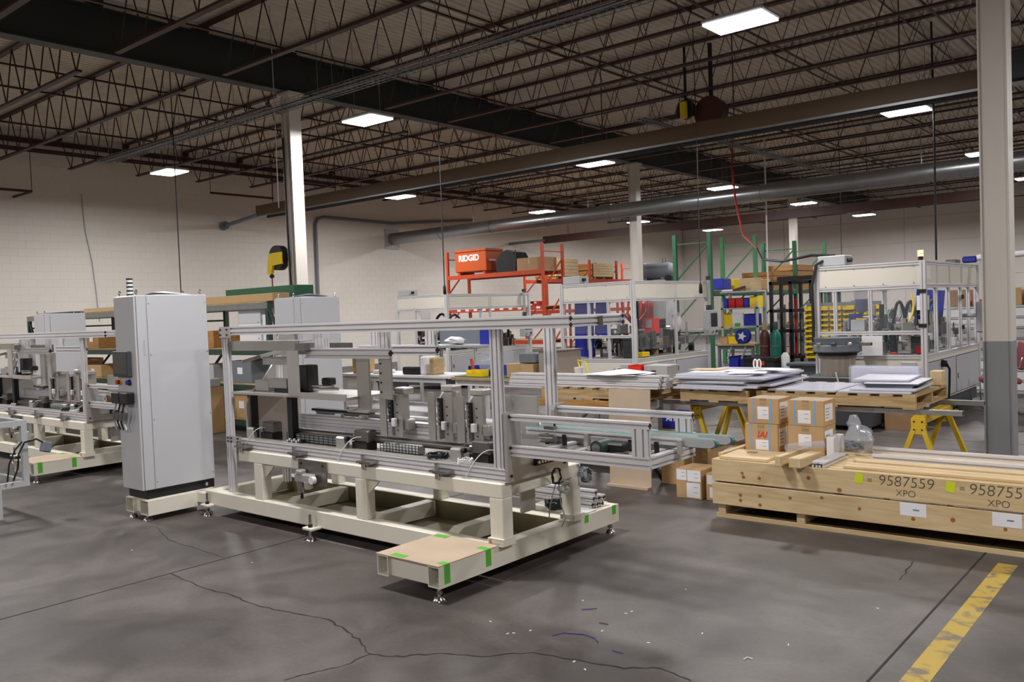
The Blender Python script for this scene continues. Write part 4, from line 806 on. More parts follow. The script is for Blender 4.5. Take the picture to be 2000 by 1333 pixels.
def enclosure(lab, x0, x1, y0, y1, deck, seed, mx=(), my=(), midz=None, n=150, hood=1.875, top=2.18):
    t = thing('enclosed_machine', lab, 'machine', ((x0+x1)/2, (y0+y1)/2, 0), group='white hooded machines in aluminium enclosures'); s = .06
    for x in (x0+s/2, x1-s/2):
        for y in (y0+s/2, y1-s/2): part(t, 'post', 'alu', EX('z', .26, top, x, y, s+.01, s+.01, .06))
    for z in (deck, hood-.03, top-.03)+((midz,) if midz else ()):
        for y in (y0+.03, y1-.03): part(t, 'rail', 'alu', EX('x', x0+s, x1-s, y, z, .05, .05, .05))
        if z == midz: continue
        for x in (x0+.03, x1-.03): part(t, 'rail', 'alu', EX('y', y0+s, y1-s, x, z, .05, .05, .05))
    for x in mx: part(t, 'mullion', 'alu', EX('z', deck+.025, hood-.055, x, y0+.03, .045, .045, .045))
    for y in my: part(t, 'mullion', 'alu', EX('z', deck+.025, hood-.055, x1-.03, y, .045, .045, .045)); part(t, 'hood_mullion', 'alu', EX('z', hood, top-.06, x1-.02, y, .045, .045, .045))
    z0, z1 = hood, top-.055
    part(t, 'hood_panel', 'creampanel', B(x0+s, y0+.012, z0, x1-s, y0+.022, z1)); part(t, 'hood_panel', 'creampanel', B(x0+s, y1-.022, z0, x1-s, y1-.012, z1)); part(t, 'hood_panel', 'creampanel', B(x1-.022, y0+s, z0, x1-.012, y1-s, z1)); part(t, 'hood_panel', 'creampanel', B(x0+.012, y0+s, z0, x0+.022, y1-s, z1)); part(t, 'roof_strut', 'alu', EX('x', x0+s, x1-s, (y0+y1)/2, top-.03, .05, .05, .05))
    bolts(t, 'midgrey', [(x0+s+.1+(x1-x0-.3)*i/3, y0+.012, z) for i in range(4) for z in (z0+.015, z1-.015)], 'y', .008, .004)
    # base
    part(t, 'base_panel', 'creampanel', B(x0+s, y0+.012, .28, x1-s, y0+.03, deck-.025)); part(t, 'base_panel', 'creampanel', B(x0+s, y1-.03, .28, x1-s, y1-.012, deck-.025)); part(t, 'base_panel', 'creampanel', B(x1-.03, y0+s, .28, x1-.012, y1-s, deck-.025)); part(t, 'base_panel', 'creampanel', B(x0+.012, y0+s, .28, x0+.03, y1-s, deck-.025))
    k = 2; L_ = (y1-y0-2*s)
    for i in range(k):
        a = y0+s+.04+i*L_/k; b = a+L_/k-.08; d = part(t, 'door', 'panelgrey', B(x1-.012, a, .31, x1-.002, b, deck-.09, .003)); part(d, 'latch', 'black', B(x1-.002, a+.05, .5, x1+.004, a+.07, .58)); part(d, 'door_edge', 'darkgrey', B(x1-.0125, a-.012, .298, x1-.0105, b+.012, deck-.078))
    p_ = part(t, 'switch_plate', 'panelgrey', B(x1-.32, y0+.002, deck-.32, x1-.13, y0+.012, deck-.07, .003)); part(p_, 'switch', 'red', C((x1-.22, y0+.002, deck-.2), (x1-.22, y0-.03, deck-.2), .03, 14), smooth=True)
    part(t, 'undercarriage', 'darkgrey', B(x0+.05, y0+.05, .09, x1-.05, y1-.05, .28))
    for x in (x0+.15, x1-.12):
        for y in (y0+.15, (y0+y1)/2+.3, y1-.15): f = part(t, 'leveling_foot', 'darkgrey', C((x, y, .015), (x, y, .1), .025, 10)); part(f, 'foot_pad', 'yellow', C((x, y, 0), (x, y, .02), .07, 16))
    mech(t, seed, x0+.15, x1-.12, y0+.15, y1-.15, deck+.03, n, light=(seed == 23))
    return t
A = enclosure('white hooded machine in aluminium enclosure in front of the orange rack', -15.14, -13.46, 13.8, 16.8, .86, 21, my=(15.3,), mx=(-14.5,))
Bm = enclosure('white hooded machine with blue sheets inside, middle of three', -9.55, -7.95, 12.8, 15.6, .78, 22, mx=(-8.92, -8.5), my=(14.3,), midz=1.2)
Cm = enclosure('white hooded machine with orange beacon beside the grey-footed column', -4.49, -3.04, 12.0, 15.1, .915, 23, mx=(-4.21, -3.74), my=(12.62, 13.3, 14.0, 14.5), midz=1.235)
for tt, x0, x1, y0, y1 in ((Bm, -9.5, -8.0, 12.86, 15.5), (Cm, -4.43, -3.1, 12.06, 15.0)):
    part(tt, 'window_pane', 'clear', B(x0+.05, y0-.045, 1.26, x1-.05, y0-.04, 1.83)); part(tt, 'window_pane', 'clear', B(x1+.035, y0+.1, .95, x1+.04, y1-.1, 1.83))
# --- machine by the rack: stuff on it
for tt, x0, y0, nm in ((A, -15.1, 13.85, 'A'), (Bm, -9.5, 12.85, 'B'), (Cm, -4.45, 12.05, 'C')):
    j = part(tt, 'junction_box', 'lightgrey', B(x0, y0, 2.18, x0+.38, y0+.3, 2.32, .01)); part(j, 'gland', 'black', C((x0+.38, y0+.1, 2.25), (x0+.44, y0+.1, 2.25), .03, 10))
for tt, x, y in ((A, -13.44, 16.5), (Bm, -7.93, 15.5)):
    a = part(tt, 'panel_arm', 'lightgrey', C((x+.03, y, 1.68), (x+.03, y, 2.2), .035, 12), smooth=True); part(a, 'arm_cap', 'darkgrey', C((x+.03, y, 2.2), (x+.03, y, 2.27), .05, 12)); part(a, 'arm_joint', 'darkgrey', C((x+.03, y, 1.6), (x+.03, y, 1.7), .055, 12))
    h = part(tt, 'operator_panel', 'lightgrey', B(x-.02, y-.16, 1.1, x+.12, y+.2, 1.6, .01)); part(h, 'display', 'screen', B(x+.12, y-.11, 1.27, x+.123, y+.16, 1.54))
    for q, m_ in ((-.06, 'oldwood'), (.1, 'darkgrey')): part(h, 'knob', m_, C((x+.12, y+q, 1.18), (x+.15, y+q, 1.18), .025, 10))
# blue sheets, red cable bundle inside the middle machine
for x, x1_, z, a in ((-9.46, -9.04, .82, .03), (-9.0, -8.72, 1.22, .08)): part(Bm, 'blue_sheet', 'bluecover', rot(B(x, 13.1, z, x1_, 13.12, 1.84), a, (x+.18, 13.1, z), 'Y'))
for i in range(6): part(Bm, 'red_cable', 'red', T([(-8.9+.09*i, 13.9+.1*(i % 3), 1.82), (-8.88+.1*i, 13.9, 1.6), (-8.8+.05*i, 14.1-.05*i, 1.4), (-8.75+.06*i, 14.1, 1.22)], .025, 8), smooth=True)
part(Bm, 'red_bracket', 'red', B(-8.75, 14.0, 1.35, -8.45, 14.3, 1.78, .01)); part(Bm, 'red_bracket', 'redbin', B(-8.4, 13.8, 1.2, -8.15, 14.0, 1.5, .01)); part(Bm, 'cable_mast', 'black', B(-8.45, 13.6, .82, -8.38, 13.66, 1.82)); part(Bm, 'slide_mast', 'alu', EX('z', .82, 1.5, -8.36, 13.5, .05, .05, .05)); part(Bm, 'yellow_bin', 'binyellow', B(-8.25, 13.2, .81, -8.05, 13.45, .9, .01)); part(Bm, 'grey_pillar', 'darkgrey', B(-8.3, 12.95, .81, -8.15, 13.1, 1.15, .008)); part(Bm, 'white_pouch', 'white', blob((-8.3, 14.9, 1.4), (.1, .1, .2), seed=6, amp=.1), smooth=True)
part(Bm, 'open_door', 'panelgrey', rot(B(-7.93, 13.0, .3, -7.92, 13.5, .7), .0, (0, 0, 0)))
part(A, 'chute', 'white', B(-15.0, 14.4, 1.2, -14.6, 14.42, 1.84)); part(A, 'hose_pair', 'black', T(arc((-14.0, 14.3, 1.4), (-13.7, 14.6, 1.4), -.3, 10), .03, 8), T(arc((-14.3, 14.2, 1.4), (-13.9, 14.4, 1.35), -.35, 10), .03, 8), smooth=True)
part(A, 'wall_plate', 'darkgrey', B(-13.7, 14.1, .9, -13.5, 14.3, 1.35, .01))
# --- details of the machine beside the column
b = part(Cm, 'beacon', 'beacon', C((-3.1, 12.05, 2.23), (-3.1, 12.05, 2.31), .035, 14), smooth=True, label='lit orange beacon'); part(b, 'beacon_ring', 'white', C((-3.1, 12.05, 2.262), (-3.1, 12.05, 2.272), .036, 14)); part(b, 'beacon_base', 'black', C((-3.1, 12.05, 2.18), (-3.1, 12.05, 2.23), .03, 14))
part(Cm, 'notice_sheet', 'paper', B(-3.052, 12.12, 1.93, -3.0505, 12.3, 2.1))
part(Cm, 'power_cable', 'black', T([(-4.35, 12.1, 2.28), (-4.45, 11.98, 2.2), (-4.5, 11.94, 1.9), (-4.49, 11.94, 1.4), (-4.5, 11.94, 1.1), (-4.48, 11.95, .95)], .022, 8), smooth=True)
part(Cm, 'door_plug', 'black', C((-3.04, 12.75, .78), (-2.98, 12.75, .78), .05, 12), T([(-2.98, 12.75, .78), (-2.95, 12.78, .7), (-2.96, 12.8, .5), (-2.97, 12.8, .3)], .015, 6))
for z in (1.3, 1.75): part(Cm, 'hinge', 'black', B(-3.13, 11.99, z, -3.03, 12.01, z+.05)); part(Cm, 'hinge', 'black', B(-3.04, 13.95, z-.1, -3.02, 14.03, z-.04))
part(Cm, 'white_panel', 'white', B(-3.85, 11.97, .93, -3.58, 11.99, 1.2)); part(Cm, 'coolant_funnel', 'plastic', lathe([(.02, -.2), (.09, -.1), (.095, .2)], (-3.98, 12.4, 1.68), 16), smooth=True); part(Cm, 'coolant', 'blue', lathe([(.015, -.2), (.08, -.1), (.085, .02)], (-3.98, 12.4, 1.68), 16), smooth=True); part(Cm, 'blue_bracket', 'bluebin', B(-4.12, 12.3, 1.27, -4.05, 12.36, 1.5), B(-4.05, 12.3, 1.44, -3.95, 12.36, 1.5)); part(Cm, 'grey_cover', 'lightgrey', B(-4.05, 12.15, 1.26, -3.86, 12.25, 1.42, .004)); part(Cm, 'glass_dome', 'chrome', blob((-3.83, 12.4, 1.36), (.09, .09, .12), seed=9, amp=.04), smooth=True)
for i in range(4): part(Cm, 'cable_arch', 'black', T(arc((-3.65+.12*i, 12.7+.1*i, 1.3), (-3.5+.12*i, 12.8+.1*i, 1.3), -.35, 10), .022, 8), smooth=True)
part(Cm, 'yellow_hose', 'yellow', T(arc((-3.45, 12.6, 1.3), (-3.4, 12.7, 1.75), .0, 8, (.06, 0, 0)), .015, 6)); part(Cm, 'blue_cover', 'bluecover', rot(B(-3.75, 14.2, 1.1, -3.35, 14.22, 1.8), .1, (-3.5, 14.2, 1.5), 'Y')); part(Cm, 'white_drum', 'white', C((-3.25, 12.7, 1.52), (-3.25, 12.7, 1.72), .08, 16), smooth=True); part(Cm, 'dark_box', 'darkgrey', B(-3.3, 12.25, .95, -3.12, 12.5, 1.18, .01)); part(Cm, 'red_box', 'red', B(-3.2, 12.1, .95, -3.12, 12.18, 1.05, .005)); part(Cm, 'meter', 'lightgrey', B(-3.42, 12.08, .95, -3.25, 12.16, 1.0, .01)); part(Cm, 'screwdriver', 'orange', C((-3.5, 12.06, .96), (-3.43, 12.08, .96), .014, 8))
part(Cm, 'rear_arm', 'blue', B(-3.2, 14.75, 2.2, -3.0, 14.85, 2.3, .02)); part(Cm, 'rear_tube', 'white', C((-3.0, 14.8, 2.27), (-2.3, 14.9, 2.3), .045, 12), smooth=True); part(Cm, 'top_bracket', 'alu_dark', B(-3.4, 14.6, 2.18, -3.25, 14.9, 2.26, .01)); part(Cm, 'side_screen', 'lightgrey', B(-2.85, 13.9, 1.15, -2.72, 14.25, 1.6, .02)); part(Cm, 'screen_arm', 'lightgrey', C((-3.06, 14.1, 1.4), (-2.8, 14.1, 1.4), .03, 10))
# bowl feeder on its stand
t = thing('bowl_feeder', 'grey vibratory bowl feeder on dark stand before the beacon machine', 'feeder', (-4.05, 11.6, 0))
part(t, 'bowl', 'bowlgrey', lathe([(.27, 1.0), (.31, 1.02), (.31, 1.1), (.28, 1.11), (.3, 1.2), (.29, 1.2), (.26, 1.1), (.2, 1.03), (.01, 1.02)], (-4.05, 11.6, 0), 32), smooth=True)
for i in range(9): a = i*.7; part(t, 'track_block', 'darkgrey' if i % 2 else 'chrome', B(-4.05+.3*cos(a)-.03, 11.6+.3*sin(a)-.02, 1.1, -4.05+.3*cos(a)+.03, 11.6+.3*sin(a)+.02, 1.14, .004))
part(t, 'outlet_track', 'steel', B(-3.78, 11.55, 1.09, -3.6, 11.62, 1.13)); part(t, 'neck', 'blackmatte', C((-4.05, 11.6, .96), (-4.05, 11.6, 1.0), .25, 28)); part(t, 'drive_top', 'alu_dark', C((-4.05, 11.6, .93), (-4.05, 11.6, .96), .24, 28))
rib = []
for i in range(36): a = 2*pi*i/36; rib.append((-4.05+(.225 if i % 2 else .215)*cos(a), 11.6+(.225 if i % 2 else .215)*sin(a)))
part(t, 'drive_drum', 'stainless', prism(rib, 'z', .69, .93)); part(t, 'stand_top', 'darkgrey', B(-4.42, 11.3, .57, -3.62, 11.93, .69, .01)); part(t, 'stand_column', 'darkgrey', B(-4.25, 11.4, .3, -3.8, 11.85, .57)); part(t, 'stand_base', 'darkgrey', B(-4.32, 11.25, .06, -3.5, 11.93, .3, .012))
for x in (-4.25, -3.57):
    for y in (11.32, 11.86): part(t, 'leveling_foot', 'steel', C((x, y, 0), (x, y, .06), .03, 10))
part(t, 'air_line', 'lightgrey', T([(-4.0, 11.38, .74), (-3.95, 11.25, .74), (-3.92, 11.24, .62), (-3.8, 11.22, .55), (-3.6, 11.22, .56)], .012, 6))
carton('carton', 'brown printed carton on the floor behind the yellow sawhorse', -3.05, 11.55, 0, .4, .3, .36, 'cardboard2', False, (), side=False)
# ================================================================ storage racks
def upright(t, ax, a, b, c, h, m_, w=.08):
    """rack end frame: two posts at a and b along ax, at c on the other axis"""
    def bx(p, q, z0, z1): return B(p, q-w/2, z0, p+w, q+w/2, z1) if ax == 'x' else B(q-w/2, p, z0, q+w/2, p+w, z1)
    def pt(l, z): return (l, c, z) if ax == 'x' else (c, l, z)
    f = part(t, 'rack_post', m_, bx(a, c, 0, h)); g = part(t, 'rack_post', m_, bx(b-w, c, 0, h))
    for z in (.3, h-.25): part(t, 'rack_strut', m_, bar(pt(a+w, z), pt(b-w, z), .03))
    for z0 in (.3, 1.3, 2.35):
        if z0+.9 < h: part(t, 'rack_brace', m_, bar(pt(a+w, z0+.05), pt(b-w, z0+.95), .035))
    k = 0
    for p in (a, b-w):
        for i in range(int(h/.1) if h < 3 else 0): pass
# orange rack running along the hall
t = thing('pallet_rack', 'orange pallet rack with orange tool chest on its top level', 'rack', (-18, 21.2, 0))
upright(t, 'y', 20.6, 21.7, -16.0, 3.78, 'orange'); upright(t, 'y', 20.6, 21.7, -20.0, 3.78, 'orange')
for z in (2.85, 1.75, .7):
    for y in (20.62, 21.66): part(t, 'rack_beam', 'orange', B(-19.96, y-.02, z, -16.04, y+.03, z+.13))
    for i in range(6): part(t, 'deck_plank', 'oldwood', B(-19.9+i*.66, 20.66, z+.1, -19.4+i*.66, 21.62, z+.125))
for i in range(10): part(t, 'bin_label', 'paper', B(-19.6+i*.37, 20.597, 1.79, -19.45+i*.37, 20.6, 1.86))
t = thing('tool_chest', 'orange jobsite tool chest on the orange rack', 'chest', (-19.0, 21.0, 2.975)); part(t, 'chest_body', 'orangebox', B(-19.68, 20.66, 3.08, -18.3, 21.5, 3.72, .02)); part(t, 'chest_lid', 'orangebox', B(-19.7, 20.64, 3.72, -18.28, 21.52, 3.8, .02)); part(t, 'skid', 'orangebox', B(-19.6, 20.7, 2.975, -19.5, 21.4, 3.08)); part(t, 'skid', 'orangebox', B(-18.5, 20.7, 2.975, -18.4, 21.4, 3.08)); part(t, 'side_stripe', 'white', B(-18.3, 20.8, 3.4, -18.295, 21.3, 3.45)); text(t, 'lettering', 'RIDGID', 'white', .27, (-19.05, 20.655, 3.52), off=.012)
t = thing('tool_bag', 'black domed bag on the orange rack beside the tool chest', 'bag', (-17.5, 21.1, 2.975)); part(t, 'bag', 'blackmatte', prism([(-17.95, 2.976), (-17.15, 2.976), (-17.13, 3.4), (-17.25, 3.6), (-17.5, 3.68), (-17.75, 3.62), (-17.95, 3.4)], 'y', 20.75, 21.4)); part(t, 'strap', 'darkgrey', T(arc((-17.2, 20.75, 3.2), (-17.15, 20.78, 3.66), 0, 6), .02, 6))
carton('carton', 'long brown printed carton on the orange rack', -16.15, 20.75, 2.976, .95, .8, .4, 'cardboard2', False, (), side=False)
for i, (x, m_) in enumerate(((-19.4, 'red'), (-18.8, 'red'), (-18.2, 'redbin'), (-17.6, 'red'), (-17.0, 'redbin'), (-16.5, 'red'))): 
    t = thing('parts_bin', 'red parts bin on the lower orange rack level, number %s along' % ('one', 'two', 'three', 'four', 'five', 'six')[i], 'bin', (x, 20.8, 1.876)); part(t, 'bin_shell', m_, hollow('y', 20.62, 21.1, x-.26, 1.876, x+.24, 2.02, .01)); part(t, 'bin_front', m_, B(x-.25, 20.62, 1.877, x+.23, 20.63, 1.95)); part(t, 'label_card', 'paper', B(x-.06, 20.617, 1.9, x+.06, 20.62, 1.94))
# orange rack by the wall
t = thing('pallet_rack', 'orange pallet rack against the far wall holding pine crates', 'rack', (-20, 29.5, 0))
for y in (26.0, 28.9, 30.9, 33.0): upright(t, 'x', -21.1, -19.96, y, 3.72, 'orange')
for z in (2.8, 1.6):
    for x in (-20.0, -21.0): part(t, 'rack_beam', 'orange', B(x-.02, 26.04, z, x+.03, 32.96, z+.14))
for y, lab, h in ((27.3, 'slatted pine crate on the far orange rack, nearest the tool chest', .68), (29.9, 'slatted pine crate on the far orange rack, by the column', .55)):
    t = thing('slatted_crate', lab, 'crate', (-20.5, y, 2.94))
    for i in range(5): part(t, 'slat', 'pine_y', B(-19.98, y-.75, 3.04+i*h/5, -19.95, y+.75, 3.04+(i+.93)*h/5))
    part(t, 'crate_core', 'rackwood', B(-21.0, y-.72, 3.04, -19.98, y+.72, 3.04+h)); 
    for q in (-.65, 0, .65): part(t, 'crate_foot', 'rackwood', B(-21.0, y+q-.05, 2.941, -19.96, y+q+.05, 3.04))
# green racks
t = thing('pallet_rack', 'tall green pallet rack frames standing empty at the top', 'rack', (-10.95, 24.7, 0))
for i, y in enumerate((20.6, 23.4, 26.3, 28.9)): upright(t, 'x', -11.5, -10.38, y, 3.6+.06*(i % 2), 'rackgreen' if i % 2 == 0 else 'rackgreenlight', .1)
for z in (1.95, .9):
    for x in (-11.45, -10.4): part(t, 'rack_beam', 'rackgreen', B(x-.02, 20.65, z, x+.03, 28.85, z+.12))
    for i in range(11): part(t, 'deck_plank', 'oldwood', B(-11.44, 20.8+i*.74, z+.12, -10.4, 21.2+i*.74, z+.14))
for i, (y, z, h, lab) in enumerate(((25.3, 2.091, .55, 'orange-brown timber pallet box on the green rack'), (27.2, 2.091, .8, 'taller timber pallet box farther along the green rack'))):
    t = thing('timber_box', lab, 'crate', (-10.9, y, z))
    for j in range(4): part(t, 'slat', 'rackwood', B(-10.42, y-.75, z+j*h/4, -10.4, y+.75, z+(j+.88)*h/4))
    for j in range(4): part(t, 'slat', 'rackwood', B(-11.38, y-.77, z+j*h/4, -10.42, y-.75, z+(j+.88)*h/4))
    part(t, 'core', 'cardboard2', B(-11.38, y-.73, z+.01, -10.44, y+.73, z+h-.02))
for i, (y, m_, w_, lab) in enumerate(((21.3, 'bluebin', .5, 'blue tub on the green rack nearest the column'), (22.0, 'binyellow', .35, 'yellow tub on the green rack'), (22.6, 'lightgrey', .6, 'grey case on the green rack'), (23.9, 'cardboard', .5, 'tan carton on the green rack'))):
    solo('storage_tub', lab, 'tub', m_, B(-10.95, y, 2.091, -10.42, y+w_, 2.4, .02))
# dark shelving along the wall side
t = thing('storage_rack', 'long dark green storage shelving behind the tall cabinets', 'shelving', (-15.2, 7.9, 0))
for i, x in enumerate((-19.8, -17.7, -15.65, -13.5, -11.0)): upright(t, 'y', 7.45, 8.35, x, 2.0, 'darkgreen', .07); part(t, 'rack_brace', 'darkgreen', bar((x+.04, 7.47, 1.9), (x+.4, 7.47, 1.3), .035)); 
for z in (1.95, 1.25, .7, .15):
    for y in (7.46, 8.3): part(t, 'rack_beam', 'darkgreen' if z < 1.9 else 'galv', B(-19.8, y-.015, z-.05, -10.97, y+.02, z+.04))
    for i in range(4): part(t, 'shelf_board', 'oldwood', B(-19.75+i*2.2, 7.48, z+.04, -17.62+i*2.2, 8.28, z+.06))
RD = random.Random(12)
SH = [('timber_plank', 'long tan plank on top of the dark shelving by the machine', 'plank', 'cardboard', (-13.3, 7.5, 2.011, -10.9, 7.8, 2.13)), ('green_crate', 'dark green long case on top of the dark shelving', 'case', 'rackgreen', (-12.8, 7.9, 2.011, -10.9, 8.25, 2.25)), ('timber_plank', 'pale timber beam on top of the shelving behind the tall cabinet', 'plank', 'pine', (-17.2, 7.5, 2.011, -14.4, 7.7, 2.09)), ('carton', 'small carton on the shelving top beside the tall cabinet', 'box', 'cardboard2', (-15.7, 7.55, 2.091, -15.2, 7.7, 2.28)), ('storage_case', 'grey green case on the shelving top at the picture edge', 'case', 'darkgreen', (-19.7, 7.6, 2.011, -18.0, 8.2, 2.06))]
for nm, lab, ct, m_, b in SH: solo(nm, lab, ct, m_, B(*b, .004))
k = 0
POS = ('at the far end', 'near the far end', 'behind the plain cabinet', 'behind the operator cabinet', 'beside the operator cabinet', 'next to the machine post', 'behind the machine shelf')
for z, hs in ((1.311, .4), (.761, .38), (.211, .42)):
    for i, x in enumerate((-19.2, -18.2, -17.0, -15.0, -14.2, -12.9, -11.9)):
        if z > 1.3 and i == 6: continue
        w_ = RD.uniform(.45, .8); h = RD.uniform(.55, .95)*hs; m_ = RD.choice(('cardboard', 'cardboard2', 'lightgrey', 'rackwood', 'white', 'darkgrey', 'cardboard', 'rackwood', 'midgrey'))
        nm = {'cardboard': 'carton', 'cardboard2': 'carton', 'rackwood': 'timber_box', 'orange': 'tool_case'}.get(m_, 'storage_case')
        tt = thing(nm, '%s on the %s shelf of the dark shelving, %s' % ({'cardboard': 'tan carton', 'cardboard2': 'brown carton', 'rackwood': 'wooden box', 'orange': 'orange case', 'white': 'white case', 'lightgrey': 'light grey case', 'darkgrey': 'dark case', 'midgrey': 'mid grey case'}[m_], ('upper', 'middle', 'bottom')[(z < 1)+(z < .5)], POS[i]), 'box', (x, 7.8, z))
        part(tt, 'box', m_, B(x-w_/2, 7.52, z, x+w_/2, 8.15, z+h, .006)); part(tt, 'label_sheet', 'paper', B(x-.06, 7.519, z+h*.4, x+.08, 7.52, z+h*.7))
# white enamel housings on the shelving
for x0, x1, h, lab in ((-11.85, -11.27, .6, 'white housing wrapped in clear film on the upper dark shelf'), (-11.22, -11.05, .5, 'narrow white housing at the end of the upper dark shelf')):
    t = thing('white_housing', lab, 'housing', ((x0+x1)/2, 7.7, 1.311)); part(t, 'body', 'white', B(x0, 7.52, 1.311, x1, 7.95, 1.311+h, .006)); bolts(t, 'black', [(x1-.06, 7.52, 1.45), (x1-.06, 7.52, 1.7)])
    if h > .55: part(t, 'film', 'plastic', B(x0-.01, 7.508, 1.68, x1+.01, 7.96, 1.915, .01))
t = thing('carton', 'pale tan carton standing before the shelving near the machine post', 'box', (-12.4, 7.2, 0)); part(t, 'box', 'cardboard', B(-12.9, 6.95, 0, -12.1, 7.35, .72, .005)); part(t, 'label_sheet', 'paper', B(-12.4, 6.949, .3, -12.3, 6.95, .45))
solo('grey_tote', 'grey tote on the pale tan carton near the machine post', 'tote', 'lightgrey', B(-12.9, 6.98, .721, -12.1, 7.3, .85, .01)); 
# ---------------------------------------------------------------- benches between the machines
def bench(nm, lab, x0, y0, x1, y1, z, mt, mf, shelf=None):
    t = thing(nm, lab, 'bench', ((x0+x1)/2, (y0+y1)/2, 0)); part(t, 'bench_top', mt, B(x0, y0, z-.04, x1, y1, z, .004))
    for x in (x0+.04, x1-.09):
        for y in (y0+.04, y1-.09): part(t, 'leg', mf, B(x, y, 0, x+.05, y+.05, z-.04))
    part(t, 'stretcher', mf, B(x0+.09, y1-.08, .25, x1-.09, y1-.05, .3)); part(t, 'apron', mf, B(x0+.09, y0+.05, z-.11, x1-.09, y0+.07, z-.04))
    if shelf: part(t, 'lower_shelf', mf, B(x0+.05, y0+.05, shelf-.02, x1-.05, y1-.05, shelf))
    return t
bench('work_bench', 'white topped bench seen through the near machine', -11.3, 9.0, -8.9, 9.7, .80, 'white', 'alu', .25)
t = thing('waste_bin', 'grey blue waste bin under the white topped bench', 'bin', (-10.35, 9.3, .25)); part(t, 'bin_body', 'midgrey', prism([(-10.5, .251), (-10.2, .251), (-10.16, .66), (-10.54, .66)], 'y', 9.15, 9.45)); part(t, 'bin_rim', 'midgrey', B(-10.56, 9.13, .66, -10.14, 9.47, .69, .005))
for i, (x, m_, h, w_, lab, nm) in enumerate(((-11.1, 'cardboard', .3, .3, 'small open carton at the end of the white bench', 'carton'), (-10.6, 'white', .06, .3, 'white cloth heap on the white bench', 'cloth'), (-9.9, 'black', .12, .35, 'black clamp tool on the white bench', 'tool'), (-9.5, 'white', .28, .12, 'white spray bottle on the white bench', 'bottle'), (-9.3, 'oldwood', .26, .1, 'tan bottle beside the white spray bottle', 'bottle'))): solo(nm, lab, nm, m_, B(x, 9.1, .801, x+w_, 9.35, .801+h, .02))
t = thing('side_table', 'grey table holding white papers beside the enclosed machine', 'table', (-11.0, 11.5, 0)); part(t, 'table_top', 'lightgrey', B(-11.8, 11.2, 1.1, -10.2, 11.9, 1.14)); 
for x in (-11.7, -10.3):
    for y in (11.25, 11.8): part(t, 'leg', 'alu', EX('z', 0, 1.1, x, y, .05, .05, .05))
part(t, 'backboard', 'midgrey', B(-11.8, 11.88, 1.14, -10.2, 11.9, 1.6))
solo('paper_heap', 'crumpled white papers on the grey table', 'paper', 'paper', blob((-11.0, 11.5, 1.22), (.2, .18, .07), seed=31, amp=.3)); solo('blue_backing', 'bright blue sheet standing on the grey table', 'sheet', 'bluebin', B(-10.5, 11.6, 1.141, -10.22, 11.63, 1.5))
WT = bench('work_table', 'long table crowded with bins and boxes behind the aluminium bars', -7.7, 7.92, -4.45, 8.6, .90, 'oldwood', 'alu', .3)
solo('cutting_mat', 'green mat on the crowded table beneath the yellow bin', 'mat', 'rackgreen', B(-7.66, 7.95, .901, -6.6, 8.4, .909))
def openbin(nm, lab, m_, x0, y0, z, x1, y1, z1, lip=.6):
    t = thing(nm, lab, 'bin', ((x0+x1)/2, (y0+y1)/2, z)); e = .008
    part(t, 'bin_floor', m_, B(x0, y0, z, x1, y1, z+e)); part(t, 'bin_back', m_, B(x0, y1-e, z+e, x1, y1, z1)); part(t, 'bin_side', m_, B(x0, y0, z+e, x0+e, y1-e, z1)); part(t, 'bin_side', m_, B(x1-e, y0, z+e, x1, y1-e, z1)); part(t, 'bin_front', m_, B(x0+e, y0, z+e, x1-e, y0+e, z+(z1-z)*lip)); return t
openbin('parts_bin', 'blue open bin on the green mat behind the yellow bin', 'bluebin', -7.57, 8.12, .91, -7.1, 8.38, 1.03); openbin('parts_bin', 'bright yellow open bin on the green mat', 'binyellow', -7.46, 7.96, .91, -7.2, 8.1, .99)
solo('plastic_bag', 'clear bag standing in the blue bin on the green mat', 'bag', 'plastic', blob((-7.35, 8.25, 1.05), (.12, .1, .16), seed=41), smooth=True); solo('brush_handle', 'orange brush handle leaning in the blue bin', 'brush', 'orange', bar((-7.5, 8.15, .93), (-7.55, 8.16, 1.12), .03))
carton('carton', 'open tan carton on the crowded table', -6.4, 8.0, .901, .42, .35, .17, 'cardboard', False, (), side=False); solo('wire_tray', 'grey wire tray resting on the open tan carton', 'tray', 'midgrey', B(-6.66, 8.05, 1.08, -6.4, 8.3, 1.2, .01))
t = thing('steel_hood', 'brushed stainless box standing on the crowded table', 'box', (-6.25, 8.2, .9)); part(t, 'shell', 'stainless', B(-6.33, 8.02, .901, -6.05, 8.5, 1.22, .004)); part(t, 'rim', 'steel', B(-6.35, 8.0, 1.22, -6.03, 8.52, 1.235))
t = thing('paper_cup', 'white foam cup with yellow cord on the crowded table', 'cup', (-5.77, 8.05, .9)); part(t, 'cup', 'white', lathe([(.038, 0), (.055, .14)], (-5.77, 8.05, .901), 16), smooth=True); part(t, 'yellow_cord', 'yellow', T([(-5.77, 8.07, 1.04), (-5.8, 8.08, 1.12), (-5.7, 8.08, 1.1), (-5.62, 8.05, .91)], .01, 6))
solo('plastic_cup', 'light blue cup lying among tools on the table', 'cup', 'tapeblue', C((-5.58, 8.05, .901), (-5.56, 8.03, .96), .05, 12)); solo('foil_bundle', 'crinkled foil wrapped parts on the crowded table', 'parts', 'steel', blob((-5.22, 8.15, .97), (.2, .12, .065), seed=43, amp=.15)); 
for i in range(5): solo('hand_tool', ('black pliers', 'silver wrench', 'black ratchet', 'grey clamp', 'dark socket set')[i]+' scattered on the crowded table', 'tool', ('black', 'steel', 'blackmatte', 'midgrey', 'darkgrey')[i], bar((-5.7+.09*i, 8.0+.05*(i % 3), .915), (-5.55+.1*i, 8.1-.04*(i % 2), .92), .025))
